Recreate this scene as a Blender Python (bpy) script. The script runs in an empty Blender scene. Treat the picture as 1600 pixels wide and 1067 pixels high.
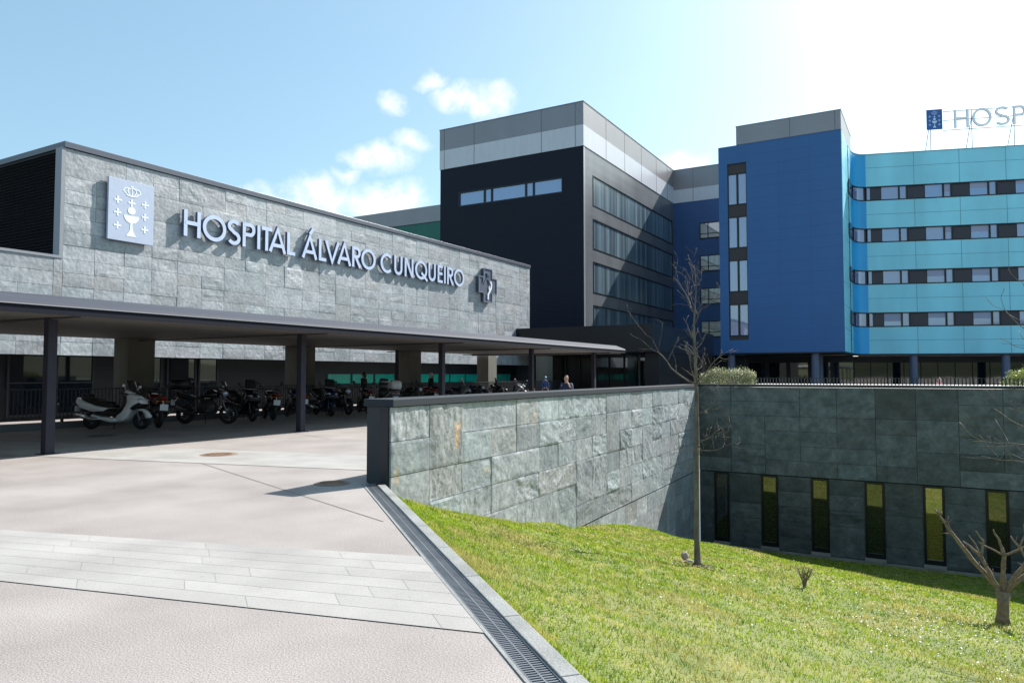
import bpy, math, random
import numpy as np
from mathutils import Vector, Matrix, noise
random.seed(7); rng = np.random.default_rng(7)
sc = bpy.context.scene; COL = sc.collection
R = math.radians
# ------------------------------------------------------------------ camera, sky, sun, exposure
cam = bpy.data.cameras.new('camera'); camo = bpy.data.objects.new('camera', cam); COL.objects.link(camo)
cam.sensor_width = 36; cam.lens = 1140 / 1600 * 36; cam.clip_start = .05; cam.clip_end = 3000
camo.location = (0, 0, 1.6); camo.rotation_euler = (R(90 + 2.587), 0, R(30.231))
sc.camera = camo
SUN_AZ, SUN_EL = 17.0, 38.6          # azimuth measured from +Y towards +X
w = bpy.data.worlds.new('World'); sc.world = w; w.use_nodes = True
nt = w.node_tree; nt.nodes.clear()
def N(t, typ, **kw):
    n = t.nodes.new(typ)
    for k, v in kw.items(): setattr(n, k, v)
    return n
sky = N(nt, 'ShaderNodeTexSky', sky_type='NISHITA', sun_disc=False)
sky.sun_elevation = R(SUN_EL); sky.sun_rotation = R(SUN_AZ); sky.air_density = 1.0; sky.dust_density = 1.6; sky.ozone_density = 1.0
tc = N(nt, 'ShaderNodeTexCoord')
nz = N(nt, 'ShaderNodeTexNoise'); nz.inputs['Scale'].default_value = 9; nz.inputs['Detail'].default_value = 9; nz.inputs['Roughness'].default_value = .62
nt.links.new(tc.outputs['Generated'], nz.inputs['Vector'])
nrm = N(nt, 'ShaderNodeVectorMath', operation='NORMALIZE'); nt.links.new(tc.outputs['Generated'], nrm.inputs[0])
def M1(op, a, b=None, c=None, clamp=False, t=None):
    t = t or nt
    n = N(t, 'ShaderNodeMath', operation=op); n.use_clamp = clamp
    for i, v in enumerate((a, b, c)):
        if v is None: continue
        if isinstance(v, (int, float)): n.inputs[i].default_value = v
        else: t.links.new(v, n.inputs[i])
    return n.outputs[0]
clouds = [(-.51, .784, .354, .040), (-.49, .80, .36, .030), (-.53, .765, .35, .03), (-.55, .748, .372, .022), (-.598, .723, .346, .024), (-.619, .73, .289, .040),
          (-.59, .745, .30, .03), (-.64, .71, .285, .03), (-.69, .687, .229, .055), (-.64, .74, .225, .055), (-.281, .919, .278, .03), (-.66, .70, .262, .022),
          (-.62, .76, .235, .05), (-.72, .66, .2, .06), (-.74, .64, .215, .045), (.5, .8, .3, .12), (.2, -.9, .3, .25), (-.8, -.5, .35, .22), (.7, -.4, .4, .2)]
# stretch the sky direction vertically so that cloud masses lie flat, and warp it with noise
sp = N(nt, 'ShaderNodeTexNoise'); sp.inputs['Scale'].default_value = 16; sp.inputs['Detail'].default_value = 5; nt.links.new(tc.outputs['Generated'], sp.inputs['Vector'])
wv = N(nt, 'ShaderNodeVectorMath', operation='SCALE'); wv.inputs['Scale'].default_value = .055
sb = N(nt, 'ShaderNodeVectorMath', operation='SUBTRACT'); nt.links.new(sp.outputs['Color'], sb.inputs[0]); sb.inputs[1].default_value = (.5, .5, .5); nt.links.new(sb.outputs[0], wv.inputs[0])
ad = N(nt, 'ShaderNodeVectorMath', operation='ADD'); nt.links.new(nrm.outputs[0], ad.inputs[0]); nt.links.new(wv.outputs[0], ad.inputs[1])
fl = N(nt, 'ShaderNodeVectorMath', operation='MULTIPLY'); nt.links.new(ad.outputs[0], fl.inputs[0]); fl.inputs[1].default_value = (1, 1, 1.7)
acc = None
for cx, cy, cz, r in clouds:
    v = Vector((cx, cy, cz)).normalized(); v = Vector((v.x, v.y, v.z * 1.7))
    d = N(nt, 'ShaderNodeVectorMath', operation='DISTANCE'); nt.links.new(fl.outputs[0], d.inputs[0]); d.inputs[1].default_value = v
    m = M1('SUBTRACT', 1.0, M1('DIVIDE', d.outputs['Value'], r * 1.3), clamp=True)
    acc = m if acc is None else M1('MAXIMUM', acc, m)
nz.inputs['Scale'].default_value = 34
mask = M1('MULTIPLY', M1('SUBTRACT', M1('MULTIPLY', acc, M1('ADD', M1('MULTIPLY', nz.outputs['Fac'], 3.8), -.75)), .16, clamp=True), .8, clamp=True)
mix = N(nt, 'ShaderNodeMix', data_type='RGBA'); nt.links.new(mask, mix.inputs['Factor'])
tn = N(nt, 'ShaderNodeVectorMath', operation='MULTIPLY'); nt.links.new(sky.outputs[0], tn.inputs[0]); tn.inputs[1].default_value = (.86, 1.0, .95)
ta = N(nt, 'ShaderNodeVectorMath', operation='ADD'); nt.links.new(tn.outputs[0], ta.inputs[0]); ta.inputs[1].default_value = (1.15, 1.85, 2.35)   # thin even veil
nt.links.new(ta.outputs[0], mix.inputs[6]); mix.inputs[7].default_value = (9.5, 9.6, 10, 1)
bg = N(nt, 'ShaderNodeBackground'); bg.inputs['Strength'].default_value = .072
nt.links.new(mix.outputs[2], bg.inputs['Color'])
wo = N(nt, 'ShaderNodeOutputWorld'); nt.links.new(bg.outputs[0], wo.inputs[0])
sl = bpy.data.lights.new('sun', 'SUN'); sl.energy = 5.0; sl.angle = R(.5); sl.color = (1, .955, .9)
so = bpy.data.objects.new('sun', sl); COL.objects.link(so)
sd = Vector((math.sin(R(SUN_AZ)) * math.cos(R(SUN_EL)), math.cos(R(SUN_AZ)) * math.cos(R(SUN_EL)), math.sin(R(SUN_EL))))
so.rotation_euler = (-sd).to_track_quat('-Z', 'Y').to_euler(); so.location = sd * 200
sc.view_settings.view_transform = 'Standard'; sc.view_settings.look = 'None'; sc.view_settings.exposure = .96; sc.view_settings.gamma = 1
sc.cycles.max_bounces = 6; sc.cycles.use_denoising = True

# ------------------------------------------------------------------ materials
MATS = {}
def mat(name, col=(.5, .5, .5), rough=.6, metal=0., spec=.5, var=0., vscale=3., bump=0., bscale=30., col2=None, attr=False, stretch=(1, 1, 1), detail=6., fine=0., emis=None):
    if name in MATS: return MATS[name]
    m = bpy.data.materials.new(name); m.use_nodes = True; t = m.node_tree; L = t.links.new
    b = t.nodes['Principled BSDF']; b.inputs['Roughness'].default_value = rough; b.inputs['Metallic'].default_value = metal
    b.inputs['Specular IOR Level'].default_value = spec; b.inputs['Base Color'].default_value = (*col, 1)
    tcx = N(t, 'ShaderNodeTexCoord'); mp = N(t, 'ShaderNodeMapping'); L(tcx.outputs['Object'], mp.inputs[0]); mp.inputs['Scale'].default_value = stretch
    out = None
    if var or col2:
        n = N(t, 'ShaderNodeTexNoise'); n.inputs['Scale'].default_value = vscale; n.inputs['Detail'].default_value = detail; L(mp.outputs[0], n.inputs['Vector'])
        cr = N(t, 'ShaderNodeMix', data_type='RGBA')
        rp = N(t, 'ShaderNodeMapRange'); rp.inputs[1].default_value = .32; rp.inputs[2].default_value = .68; L(n.outputs['Fac'], rp.inputs[0]); L(rp.outputs[0], cr.inputs['Factor'])
        c2 = col2 or tuple(min(1, c * (1 + var)) for c in col); c1 = col if col2 else tuple(c * (1 - var) for c in col)
        cr.inputs[6].default_value = (*c1, 1); cr.inputs[7].default_value = (*c2, 1); out = cr.outputs[2]
    if fine:
        n = N(t, 'ShaderNodeTexNoise'); n.inputs['Scale'].default_value = bscale; n.inputs['Detail'].default_value = 3; L(mp.outputs[0], n.inputs['Vector'])
        mr = N(t, 'ShaderNodeMapRange'); mr.inputs[1].default_value = .3; mr.inputs[2].default_value = .7; mr.inputs[3].default_value = 1 - fine; mr.inputs[4].default_value = 1 + fine; L(n.outputs['Fac'], mr.inputs[0])
        vm = N(t, 'ShaderNodeVectorMath', operation='SCALE'); vm.inputs[0].default_value = col
        if out: L(out, vm.inputs[0])
        L(mr.outputs[0], vm.inputs['Scale']); out = vm.outputs[0]
    if attr:
        at = N(t, 'ShaderNodeAttribute', attribute_name='tone'); mm = N(t, 'ShaderNodeVectorMath', operation='MULTIPLY')
        if out: L(out, mm.inputs[0])
        else: mm.inputs[0].default_value = col
        L(at.outputs['Color'], mm.inputs[1]); out = mm.outputs[0]
    if out: L(out, b.inputs['Base Color'])
    if bump:
        n = N(t, 'ShaderNodeTexNoise'); n.inputs['Scale'].default_value = bscale; n.inputs['Detail'].default_value = 8; L(mp.outputs[0], n.inputs['Vector'])
        bp = N(t, 'ShaderNodeBump'); bp.inputs['Strength'].default_value = bump; bp.inputs['Distance'].default_value = .02; L(n.outputs['Fac'], bp.inputs['Height']); L(bp.outputs[0], b.inputs['Normal'])
    if emis: b.inputs['Emission Color'].default_value = (*emis[0], 1); b.inputs['Emission Strength'].default_value = emis[1]
    MATS[name] = m; return m
def glass_mat(name, col, rough=.03, ior=2.2, stripes=None, sscale=3.):
    m = mat(name, col, rough, spec=1.0); b = m.node_tree.nodes['Principled BSDF']; b.inputs['IOR'].default_value = ior
    t = m.node_tree; L = t.links.new
    tcx = N(t, 'ShaderNodeTexCoord'); n = N(t, 'ShaderNodeTexNoise'); n.inputs['Scale'].default_value = .35; L(tcx.outputs['Object'], n.inputs[0])
    bp = N(t, 'ShaderNodeBump'); bp.inputs['Strength'].default_value = .12; bp.inputs['Distance'].default_value = .05; L(n.outputs['Fac'], bp.inputs['Height']); L(bp.outputs[0], b.inputs['Normal'])
    if stripes:
        mp = N(t, 'ShaderNodeMapping'); mp.inputs['Scale'].default_value = (.0, sscale, .02); L(tcx.outputs['Object'], mp.inputs[0])
        n2 = N(t, 'ShaderNodeTexNoise'); n2.inputs['Scale'].default_value = 1; n2.inputs['Detail'].default_value = 5; L(mp.outputs[0], n2.inputs[0])
        r = N(t, 'ShaderNodeValToRGB'); L(n2.outputs['Fac'], r.inputs[0]); e = r.color_ramp.elements
        e[0].position = .38; e[0].color = (*col, 1); e[1].position = .66; e[1].color = (*stripes, 1)
        L(r.outputs[0], b.inputs['Base Color'])
    return m
def cladding(name, col, rough=.45, metal=0., period=.35, axis='Z', depth=.3, spec=.5, var=.05):
    """metal panels with fine ribs"""
    m = mat(name, col, rough, metal, spec, var=var, vscale=.5, stretch=(1, 1, .25)); t = m.node_tree; L = t.links.new; b = t.nodes['Principled BSDF']
    tcx = N(t, 'ShaderNodeTexCoord'); wv = N(t, 'ShaderNodeTexWave', wave_type='BANDS', bands_direction=axis); wv.inputs['Scale'].default_value = .314 / period; wv.inputs['Distortion'].default_value = 0
    L(tcx.outputs['Object'], wv.inputs[0]); bp = N(t, 'ShaderNodeBump'); bp.inputs['Strength'].default_value = depth; bp.inputs['Distance'].default_value = .02
    L(wv.outputs['Fac'], bp.inputs['Height']); L(bp.outputs[0], b.inputs['Normal']); return m
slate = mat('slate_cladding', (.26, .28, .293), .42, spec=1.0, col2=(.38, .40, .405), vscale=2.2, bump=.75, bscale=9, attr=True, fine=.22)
slate_dark = mat('slate_joint', (.035, .04, .045), .8)
metal_dark = mat('dark_metal', (.022, .025, .032), .5, .1, var=.12)
metal_grey = mat('grey_metal', (.20, .21, .235), .4, .5, var=.1)
metal_black = mat('black_panel', (.006, .007, .010), .35, .2)
metal_mid = mat('post_metal', (.030, .030, .042), .65, .0, spec=.2, var=.1)
letter_m = mat('brushed_letter_metal', (.52, .60, .77), .38, .1, var=.05)
panel_m = mat('sign_panel_metal', (.46, .52, .65), .4, .0, var=.04)
white_m = mat('white_paint', (.78, .80, .84), .45)
concrete = mat('concrete', (.21, .205, .185), .8, var=.18, vscale=1.6, bump=.2, bscale=22, stretch=(1, 1, .3))
kerb_m = mat('kerb_concrete', (.225, .23, .225), .8, var=.2, vscale=2.5, bump=.3, bscale=60, fine=.15)
soffit = mat('canopy_soffit', (.12, .112, .10), .6, var=.08, stretch=(1, .15, 1))
pave = mat('aggregate_paving', (.240, .212, .200), .85, col2=(.325, .293, .277), vscale=.8, bump=.3, bscale=85, fine=.30, detail=13)
pave_l = mat('pale_paving', (.55, .555, .54), .8, col2=(.64, .64, .62), vscale=1.2, bump=.2, bscale=120, fine=.10)
joint_m = mat('joint_dirt', (.20, .18, .17), .9)
teal = mat('teal_panel', (.01, .33, .26), .25, var=.1)
glass_d = glass_mat('dark_glass', (.012, .016, .022), ior=1.9)
glass_r = glass_mat('reflective_glass', (.05, .075, .12), ior=2.6)
glass_s = glass_mat('sunken_glass', (.006, .008, .006), ior=1.7)
glass_str = glass_mat('curtained_glass', (.035, .06, .08), ior=1.9, rough=.28, stripes=(.17, .27, .32), sscale=1.3)
glass_b = glass_mat('blue_sky_glass', (.07, .17, .42), ior=2.0)
glass_v = glass_mat('violet_glass', (.15, .20, .40), ior=1.9)

# ------------------------------------------------------------------ mesh helpers
class MB:
    def __init__(s): s.v = []; s.f = []; s.T = None; s.tone = []
    def add(s, vs, fs, tone=None):
        o = len(s.v)
        if s.T is not None: vs = [tuple(s.T @ Vector(p)) for p in vs]
        s.v += [tuple(p) for p in vs]; s.f += [tuple(i + o for i in f) for f in fs]
        if tone is not None: s.tone += [tone] * len(vs)
        return s
    def box(s, x0, x1, y0, y1, z0, z1):
        return s.add([(x0, y0, z0), (x1, y0, z0), (x1, y1, z0), (x0, y1, z0), (x0, y0, z1), (x1, y0, z1), (x1, y1, z1), (x0, y1, z1)],
                     [(0, 3, 2, 1), (4, 5, 6, 7), (0, 1, 5, 4), (1, 2, 6, 5), (2, 3, 7, 6), (3, 0, 4, 7)])
    def prism(s, poly, z0, z1):
        n = len(poly)
        a = sum(poly[i][0] * poly[(i + 1) % n][1] - poly[(i + 1) % n][0] * poly[i][1] for i in range(n))
        if a < 0: poly = poly[::-1]
        return s.add([(p[0], p[1], z0) for p in poly] + [(p[0], p[1], z1) for p in poly],
                     [tuple(range(n - 1, -1, -1)), tuple(range(n, 2 * n))] + [(i, (i + 1) % n, n + (i + 1) % n, n + i) for i in range(n)])
    def tube(s, pts, rad, n=8, cap=True):
        pts = [Vector(p) for p in pts]; rad = rad if hasattr(rad, '__len__') else [rad] * len(pts)
        vs = []; fs = []; up = None
        for i, p in enumerate(pts):
            d = (pts[min(i + 1, len(pts) - 1)] - pts[max(i - 1, 0)]).normalized()
            if up is None: up = Vector((0, 0, 1)) if abs(d.z) < .9 else Vector((1, 0, 0))
            a = d.cross(up).normalized(); b = d.cross(a).normalized(); up = -b if True else up
            up = (a.cross(d)).normalized()
            for k in range(n):
                t = 2 * math.pi * k / n; vs.append(p + (a * math.cos(t) + up * math.sin(t)) * rad[i])
        for i in range(len(pts) - 1):
            for k in range(n): fs.append((i * n + k, i * n + (k + 1) % n, (i + 1) * n + (k + 1) % n, (i + 1) * n + k))
        if cap: fs += [tuple(range(n - 1, -1, -1)), tuple((len(pts) - 1) * n + k for k in range(n))]
        return s.add(vs, fs)
    def torus(s, c, R_, r, n=28, m=8, axis='Y', sq=1.0):
        vs = []; fs = []
        for i in range(n):
            t = 2 * math.pi * i / n
            for j in range(m):
                q = 2 * math.pi * j / m; rr = R_ + r * math.cos(q); h = r * sq * math.sin(q)
                vs.append((c[0] + rr * math.cos(t), c[1] + h, c[2] + rr * math.sin(t)) if axis == 'Y' else (c[0] + rr * math.cos(t), c[1] + rr * math.sin(t), c[2] + h))
        for i in range(n):
            for j in range(m): fs.append((i * m + j, i * m + (j + 1) % m, ((i + 1) % n) * m + (j + 1) % m, ((i + 1) % n) * m + j))
        return s.add(vs, fs)
    def ball(s, c, rx, ry, rz, n=14, m=8):
        vs = [(c[0], c[1], c[2] + rz)]; fs = []
        for i in range(1, m):
            a = math.pi * i / m
            for j in range(n): b = 2 * math.pi * j / n; vs.append((c[0] + rx * math.sin(a) * math.cos(b), c[1] + ry * math.sin(a) * math.sin(b), c[2] + rz * math.cos(a)))
        vs.append((c[0], c[1], c[2] - rz))
        for j in range(n): fs.append((0, 1 + j, 1 + (j + 1) % n)); fs.append((len(vs) - 1, 1 + (m - 2) * n + (j + 1) % n, 1 + (m - 2) * n + j))
        for i in range(m - 2):
            for j in range(n): a = 1 + i * n; fs.append((a + j, a + n + j, a + n + (j + 1) % n, a + (j + 1) % n))
        return s.add(vs, fs)
    def puff(s, poly, w0, ins=.82, edge=.55):
        """rounded solid from a side outline (x,z), half width w0"""
        n = len(poly); cx = sum(p[0] for p in poly) / n; cz = sum(p[1] for p in poly) / n
        rings = []
        for sc_, y in ((ins, -1), (.95, -.86), (1, -edge), (1, edge), (.95, .86), (ins, 1)):
            rings.append([(cx + (p[0] - cx) * sc_, y * w0, cz + (p[1] - cz) * sc_) for p in poly])
        vs = [p for r in rings for p in r]; fs = [tuple(range(n)), tuple(5 * n + k for k in range(n - 1, -1, -1))]
        for i in range(5):
            for k in range(n): fs.append((i * n + (k + 1) % n, i * n + k, (i + 1) * n + k, (i + 1) * n + (k + 1) % n))
        return s.add(vs, fs)
def obj(name, mb, m, parent=None, smooth=False, bevel=0., inv=None):
    me = bpy.data.meshes.new(name); me.from_pydata(mb.v, [], mb.f); me.update()
    if mb.tone:
        ca = me.color_attributes.new('tone', 'FLOAT_COLOR', 'POINT'); ca.data.foreach_set('color', np.array([(*t, 1) for t in mb.tone], dtype=np.float32).ravel())
    if m: me.materials.append(m)
    if smooth: me.polygons.foreach_set('use_smooth', [True] * len(me.polygons))
    o = bpy.data.objects.new(name, me); COL.objects.link(o)
    if parent:
        o.parent = parent
        r = parent
        while r.parent: r = r.parent
        if r.get('world_kids') and not parent.parent: o.matrix_parent_inverse = Matrix.Translation(-r.location)
    if bevel:
        bv = o.modifiers.new('bevel', 'BEVEL'); bv.width = bevel; bv.segments = 2; bv.limit_method = 'ANGLE'
    return o
def tag(o, label, cat, group=None, kind=None):
    if label: o['label'] = label
    if cat: o['category'] = cat
    if group: o['group'] = group
    if kind: o['kind'] = kind
    return o
def thing(name, label, cat, loc=(0, 0, 0), group=None, world=True):
    o = bpy.data.objects.new(name, None); COL.objects.link(o); o.location = loc
    if world: o['world_kids'] = 1
    o.empty_display_size = .3
    return tag(o, label, cat, group)
def struct(name, mb, m): return tag(obj(name, mb, m), None, None, kind='structure')
def copy_tree(o, parent=None):
    c = o.copy(); COL.objects.link(c); c.parent = parent
    if parent is not None: c.matrix_parent_inverse = o.matrix_parent_inverse.copy()
    for ch in list(o.children): copy_tree(ch, c)
    return c

# ------------------------------------------------------------------ ground, terrain, paving
P_ = MB()
P_.add([(-400, -400, 0), (400, -400, 0), (400, -10.53, 0), (13.83, -10.53, 0), (-7.03, 7.97, 0), (-7.4, 8.44, 0), (-8.25, 27.4, 0), (-8.25, 400, 0), (-400, 400, 0)], [tuple(range(9))])
P_.add([(14, -10.34, 0), (400, -10.34, 0), (400, 27.4, 0), (14, 27.4, 0)], [(0, 1, 2, 3)])
P_.add([(-8.25, 27.4, 0), (400, 27.4, 0), (400, 400, 0), (-8.25, 400, 0)], [(0, 1, 2, 3)])
struct('plaza_ground', P_, pave)
D = MB(); D.box(-7.9, 80, 27.35, 39.5, .02, 1.13); struct('raised_terrace', D, mat('terrace_paving', (.5, .48, .46), .8, var=.1))
def lerp(a, b, t): return tuple(a[i] + (b[i] - a[i]) * t for i in range(len(a)))
# pale bands made of rows of long slabs
kd = Vector((5.3, -4.7, 0)).normalized(); kn = Vector((-kd.y, kd.x, 0))
def ext(p, q, t): return (p[0] + (q[0] - p[0]) * t, p[1] + (q[1] - p[1]) * t)
def band(a0, a1, b0, b1, rows, nm, clip=False):
    """a = far edge (left->right), b = near edge"""
    m = MB(); gap = .0035
    for i in range(rows):
        t0, t1 = i / rows, (i + 1) / rows
        p0, p1 = lerp(a0, b0, t0), lerp(a1, b1, t0); q0, q1 = lerp(a0, b0, t1), lerp(a1, b1, t1)
        def edge(p, q):      # where the line p-q meets the drain
            g0 = (p[0] + 6.9) * kn[0] + (p[1] - 8.2) * kn[1] + .285; g1 = (q[0] + 6.9) * kn[0] + (q[1] - 8.2) * kn[1] + .285
            return ext(p, q, g0 / (g0 - g1)) if clip else q
        p1, q1 = edge(p0, p1), edge(q0, q1)
        L = math.dist(p0, p1); x = -random.random()
        while x < L:
            e = min(L, x + random.uniform(1.3, 1.6)); s = max(x, 0)
            if e - s > .05:
                u0, u1 = (s + .0015) / L, (e - .0015) / L; g = gap / math.dist(p0, q0) if math.dist(p0, q0) > .02 else 0
                a, b, c, d = lerp(p0, p1, u0), lerp(p0, p1, u1), lerp(q0, q1, u1), lerp(q0, q1, u0)
                k = random.uniform(.93, 1.05)
                a2, d2 = lerp(a, d, g), lerp(a, d, 1 - g); b2, c2 = lerp(b, c, g), lerp(b, c, 1 - g)
                m.add([(*d2, .006), (*c2, .006), (*b2, .006), (*a2, .006)], [(0, 1, 2, 3)], tone=(k, k, k))
            x = e
    mt = mat('pale_paving_slabs', (.285, .272, .258), .8, col2=(.365, .35, .332), vscale=1.2, bump=.2, bscale=120, fine=.12, attr=True)
    struct(nm, m, mt)
    u = MB(); u.add([(*b0, .003), (*b1, .003), (*a1, .003), (*a0, .003)], [(0, 1, 2, 3)]); struct(nm + '_bed', u, mat('band_bed', (.25, .235, .225), .9))
def ext(p, q, t): return (p[0] + (q[0] - p[0]) * t, p[1] + (q[1] - p[1]) * t)
a0, a1 = (-8.379, 3.906), (-4.296, 5.108); b0, b1 = (-6.313, 2.954), (-2.445, 3.882)
band(ext(a1, a0, 4), ext(a0, a1, 1.045), ext(b1, b0, 4), ext(b0, b1, .965), 7, 'pale_path', True)
a0, a1 = (-15.666, 9.842), (-9.734, 11.068); b0, b1 = (-14.139, 7.993), (-8.247, 9.381)
band(ext(a1, a0, 1.9), ext(a0, a1, 1.36), ext(b1, b0, 1.9), ext(b0, b1, 1.09), 5, 'far_pale_path')
J = MB()
def strip(p, q, wd, z=.004):
    d = Vector((q[0] - p[0], q[1] - p[1])).normalized(); n = Vector((-d.y, d.x)) * wd / 2
    J.add([(p[0] - n.x, p[1] - n.y, z), (q[0] - n.x, q[1] - n.y, z), (q[0] + n.x, q[1] + n.y, z), (p[0] + n.x, p[1] + n.y, z)], [(0, 1, 2, 3)])
strip((-15.5, 10.15), (-5.25, 6.23), .018); strip((-24, 18), (-13, 13.4), .018); strip((-14, -1), (-9, 3.4), .018); strip((-20, 9), (-16, 13), .018)
for k in range(3): strip((-22.5, 19 + 6 * k), (-9, 14.6 + 6 * k), .018)
struct('paving_joints', J, joint_m)
m = MB(); gr = random.Random(77)
for k in range(520):
    x = gr.uniform(-14, -1.5); y = gr.uniform(2, 13)
    if .664 * (x + 6.9) + .749 * (y - 8.2) > -.4: continue
    q = gr.uniform(.002, .006); n_ = 7; a0_ = gr.uniform(0, 6)
    m.add([(x + q * gr.uniform(.7, 1.2) * math.cos(a0_ + 6.283 * i / n_), y + q * gr.uniform(.7, 1.2) * math.sin(a0_ + 6.283 * i / n_), .0095) for i in range(n_)], [tuple(range(n_))])
tag(obj('grit', m, mat('grit_dark', (.15, .135, .125), .9)), 'dark specks of grit and trodden gum on the plaza paving', 'grit', kind='stuff')
# drain channel and kerb along the lawn
kd = Vector((5.3, -4.7, 0)).normalized(); kn = Vector((-kd.y, kd.x, 0))   # kn points to the lawn
def kline(s, off): p = Vector((-6.9, 8.2, 0)) + kd * s + kn * off; return (p.x, p.y)
def kstrip(m, s0, s1, o0, o1, z0, z1): m.prism([kline(s0, o0), kline(s1, o0), kline(s1, o1), kline(s0, o1)], z0, z1)
kb = thing('lawn_kerb', 'pale grey concrete kerb running between drain grating and lawn', 'kerb', (-6.9, 8.2, 0)); kb['kind'] = 'structure'
m = MB(); s = -.02
while s < 30: kstrip(m, s, min(s + 1.0, 30) - .006, -.095, .02, -.4, .02); s += 1.0
obj('kerb_stone', m, kerb_m, kb, bevel=.008)
m = MB(); kstrip(m, -.3, 30, -.285, -.262, -.1, .008); obj('channel_edge', m, kerb_m, kb)
dr = thing('drain_channel', 'long dark slotted steel drain grating set in the plaza edge', 'drain', (-7, 8, 0))
m = MB(); kstrip(m, -.3, 30, -.261, -.096, -.12, -.03); obj('channel', m, mat('drain_dark', (.02, .02, .022), .8), dr)
m = MB(); kstrip(m, -.3, 30, -.260, -.252, -.03, .008); kstrip(m, -.3, 30, -.106, -.098, -.03, .008); kstrip(m, -.3, 30, -.184, -.174, -.03, .004)
s = -.3
while s < 12: kstrip(m, s, s + .013, -.252, -.184, -.02, .003); kstrip(m, s + .015, s + .028, -.174, -.106, -.02, .003); s += .030
obj('grate', m, mat('galvanised_grate', (.22, .23, .25), .45, .6, var=.15), dr)
# lawn
GU = [0, .02, .09, .15, .35, .58, .7, .76, 1, 1.2]; GV = [0.01, .05, .135, .2, .40, .565, .72, .84, 1, 1.0]
def terr(x, y):
    yk = 8.2 - .887 * (x + 6.9); u = (y - yk) / (27.1 - yk)
    z = -4.65 * float(np.interp(u, GU, GV))
    bx = math.exp(-((x + 6.9) ** 2) / 1.2 - ((y - 17.2) ** 2) / 5) * .10
    e = min(1, max(0, u * 8)) * min(1, max(0, (1 - u) * 8))
    return z + bx + (noise.noise(Vector((x * .6, y * .6, 0))) * .09 + noise.noise(Vector((x * 2, y * 2, 3))) * .03) * e
m = MB(); nx, ny = 150, 190; vs = []; fs = []
for i in range(nx + 1):
    x = -8.0 + (16 + 8.0) * (i / nx)
    yk = 8.2 - .887 * (x + 6.9) + .005
    for j in range(ny + 1): y = yk + (27.4 - yk) * j / ny; vs.append((x, y, terr(x, y) - .012))
for i in range(nx):
    for j in range(ny): a = i * (ny + 1) + j; fs.append((a, a + ny + 1, a + ny + 2, a + 1))
m.add(vs, fs)
lawn_m = mat('lawn_soil', (.10, .14, .025), .9, col2=(.20, .20, .06), vscale=1.4, bump=.8, bscale=50, fine=.35)
lo = tag(obj('lawn_ground', m, lawn_m, smooth=True), None, None, kind='structure')
# hills seen only as reflections in the glass, behind the camera
m = MB(); vs = []; fs = []; na, nr = 90, 14
for i in range(na + 1):
    a = R(150 + 260 * i / na)
    for j in range(nr + 1):
        r = 60 + j * 28; h = 30 * math.sin(min(1, j / nr * 1.4) * math.pi / 2) * (.75 + .35 * noise.noise(Vector((math.cos(a) * 3, math.sin(a) * 3, j * .2)))) * min(1, (i / na) * 8, (1 - i / na) * 8)
        vs.append((r * math.cos(a), r * math.sin(a), .05 + max(0, h) * (j > 0)))
for i in range(na):
    for j in range(nr): a = i * (nr + 1) + j; fs.append((a, a + nr + 1, a + nr + 2, a + 1))
m.add(vs, fs); struct('distant_hills', m, mat('hill_scrub', (.05, .07, .02), .9, col2=(.10, .095, .05), vscale=.06, detail=9))

# grass blades
NB = 300000
u = rng.random(NB); X = rng.uniform(-7.6, 9.5, NB); yk = 8.2 - .887 * (X + 6.9) + .03
near = rng.random(NB) < .62
Yy = yk + (27.0 - yk) * np.where(near, u ** 2.1, u)
px_ = X * math.cos(R(30.231)) + Yy * math.sin(R(30.231)); pd_ = -X * math.sin(R(30.231)) + Yy * math.cos(R(30.231))
keep = (pd_ > 1.5) & (px_ / np.maximum(pd_, .1) < .76) & (px_ / np.maximum(pd_, .1) > -.3)
X, Yy = X[keep], Yy[keep]; Zz = np.array([terr(a, b) for a, b in zip(X, Yy)]) - .012; n = len(X)
pn = np.array([noise.noise(Vector((a * .9, b * .9, 7))) for a, b in zip(X, Yy)])
dist = np.sqrt(X ** 2 + Yy ** 2)
h = rng.uniform(.022, .055, n) * (1 + .5 * pn) ; wd = rng.uniform(.003, .006, n) * np.clip(dist / 6, 1, 3.2)
az = rng.uniform(0, 6.283, n); ln = rng.uniform(.2, .9, n) * h; la = rng.uniform(0, 6.283, n)
V = np.zeros((n, 3, 3), np.float32)
V[:, 0] = np.stack([X - np.cos(az) * wd, Yy - np.sin(az) * wd, Zz], 1); V[:, 1] = np.stack([X + np.cos(az) * wd, Yy + np.sin(az) * wd, Zz], 1)
V[:, 2] = np.stack([X + np.cos(la) * ln, Yy + np.sin(la) * ln, Zz + h], 1)
me = bpy.data.meshes.new('grass'); me.vertices.add(n * 3); me.vertices.foreach_set('co', V.ravel())
me.loops.add(n * 3); me.loops.foreach_set('vertex_index', np.arange(n * 3, dtype=np.int32)); me.polygons.add(n); me.polygons.foreach_set('loop_start', np.arange(0, n * 3, 3, dtype=np.int32)); me.polygons.foreach_set('loop_total', np.full(n, 3, np.int32)); me.update()
ca = me.color_attributes.new('tone', 'FLOAT_COLOR', 'POINT')
pn2 = np.array([noise.noise(Vector((a * 4.5, b * 4.5, 17))) for a, b in zip(X, Yy)])
dry = np.clip(rng.random(n) * .8 + pn * 1.9 + pn2 * 1.3 - .22, 0, 1)[:, None]; h = h * .72 * np.clip(1 + .6 * pn2, .5, 1.6)
g1 = np.array([[.15, .26, .02]]); g2 = np.array([[.32, .38, .025]]); g3 = np.array([[.42, .345, .14]])
mixv = rng.random((n, 1)); mixv = np.clip(mixv + pn2[:, None] * .8, 0, 1); c = g1 * (1 - mixv) + g2 * mixv; c = c * (1 - dry * .7) + g3 * dry * .7
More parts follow.
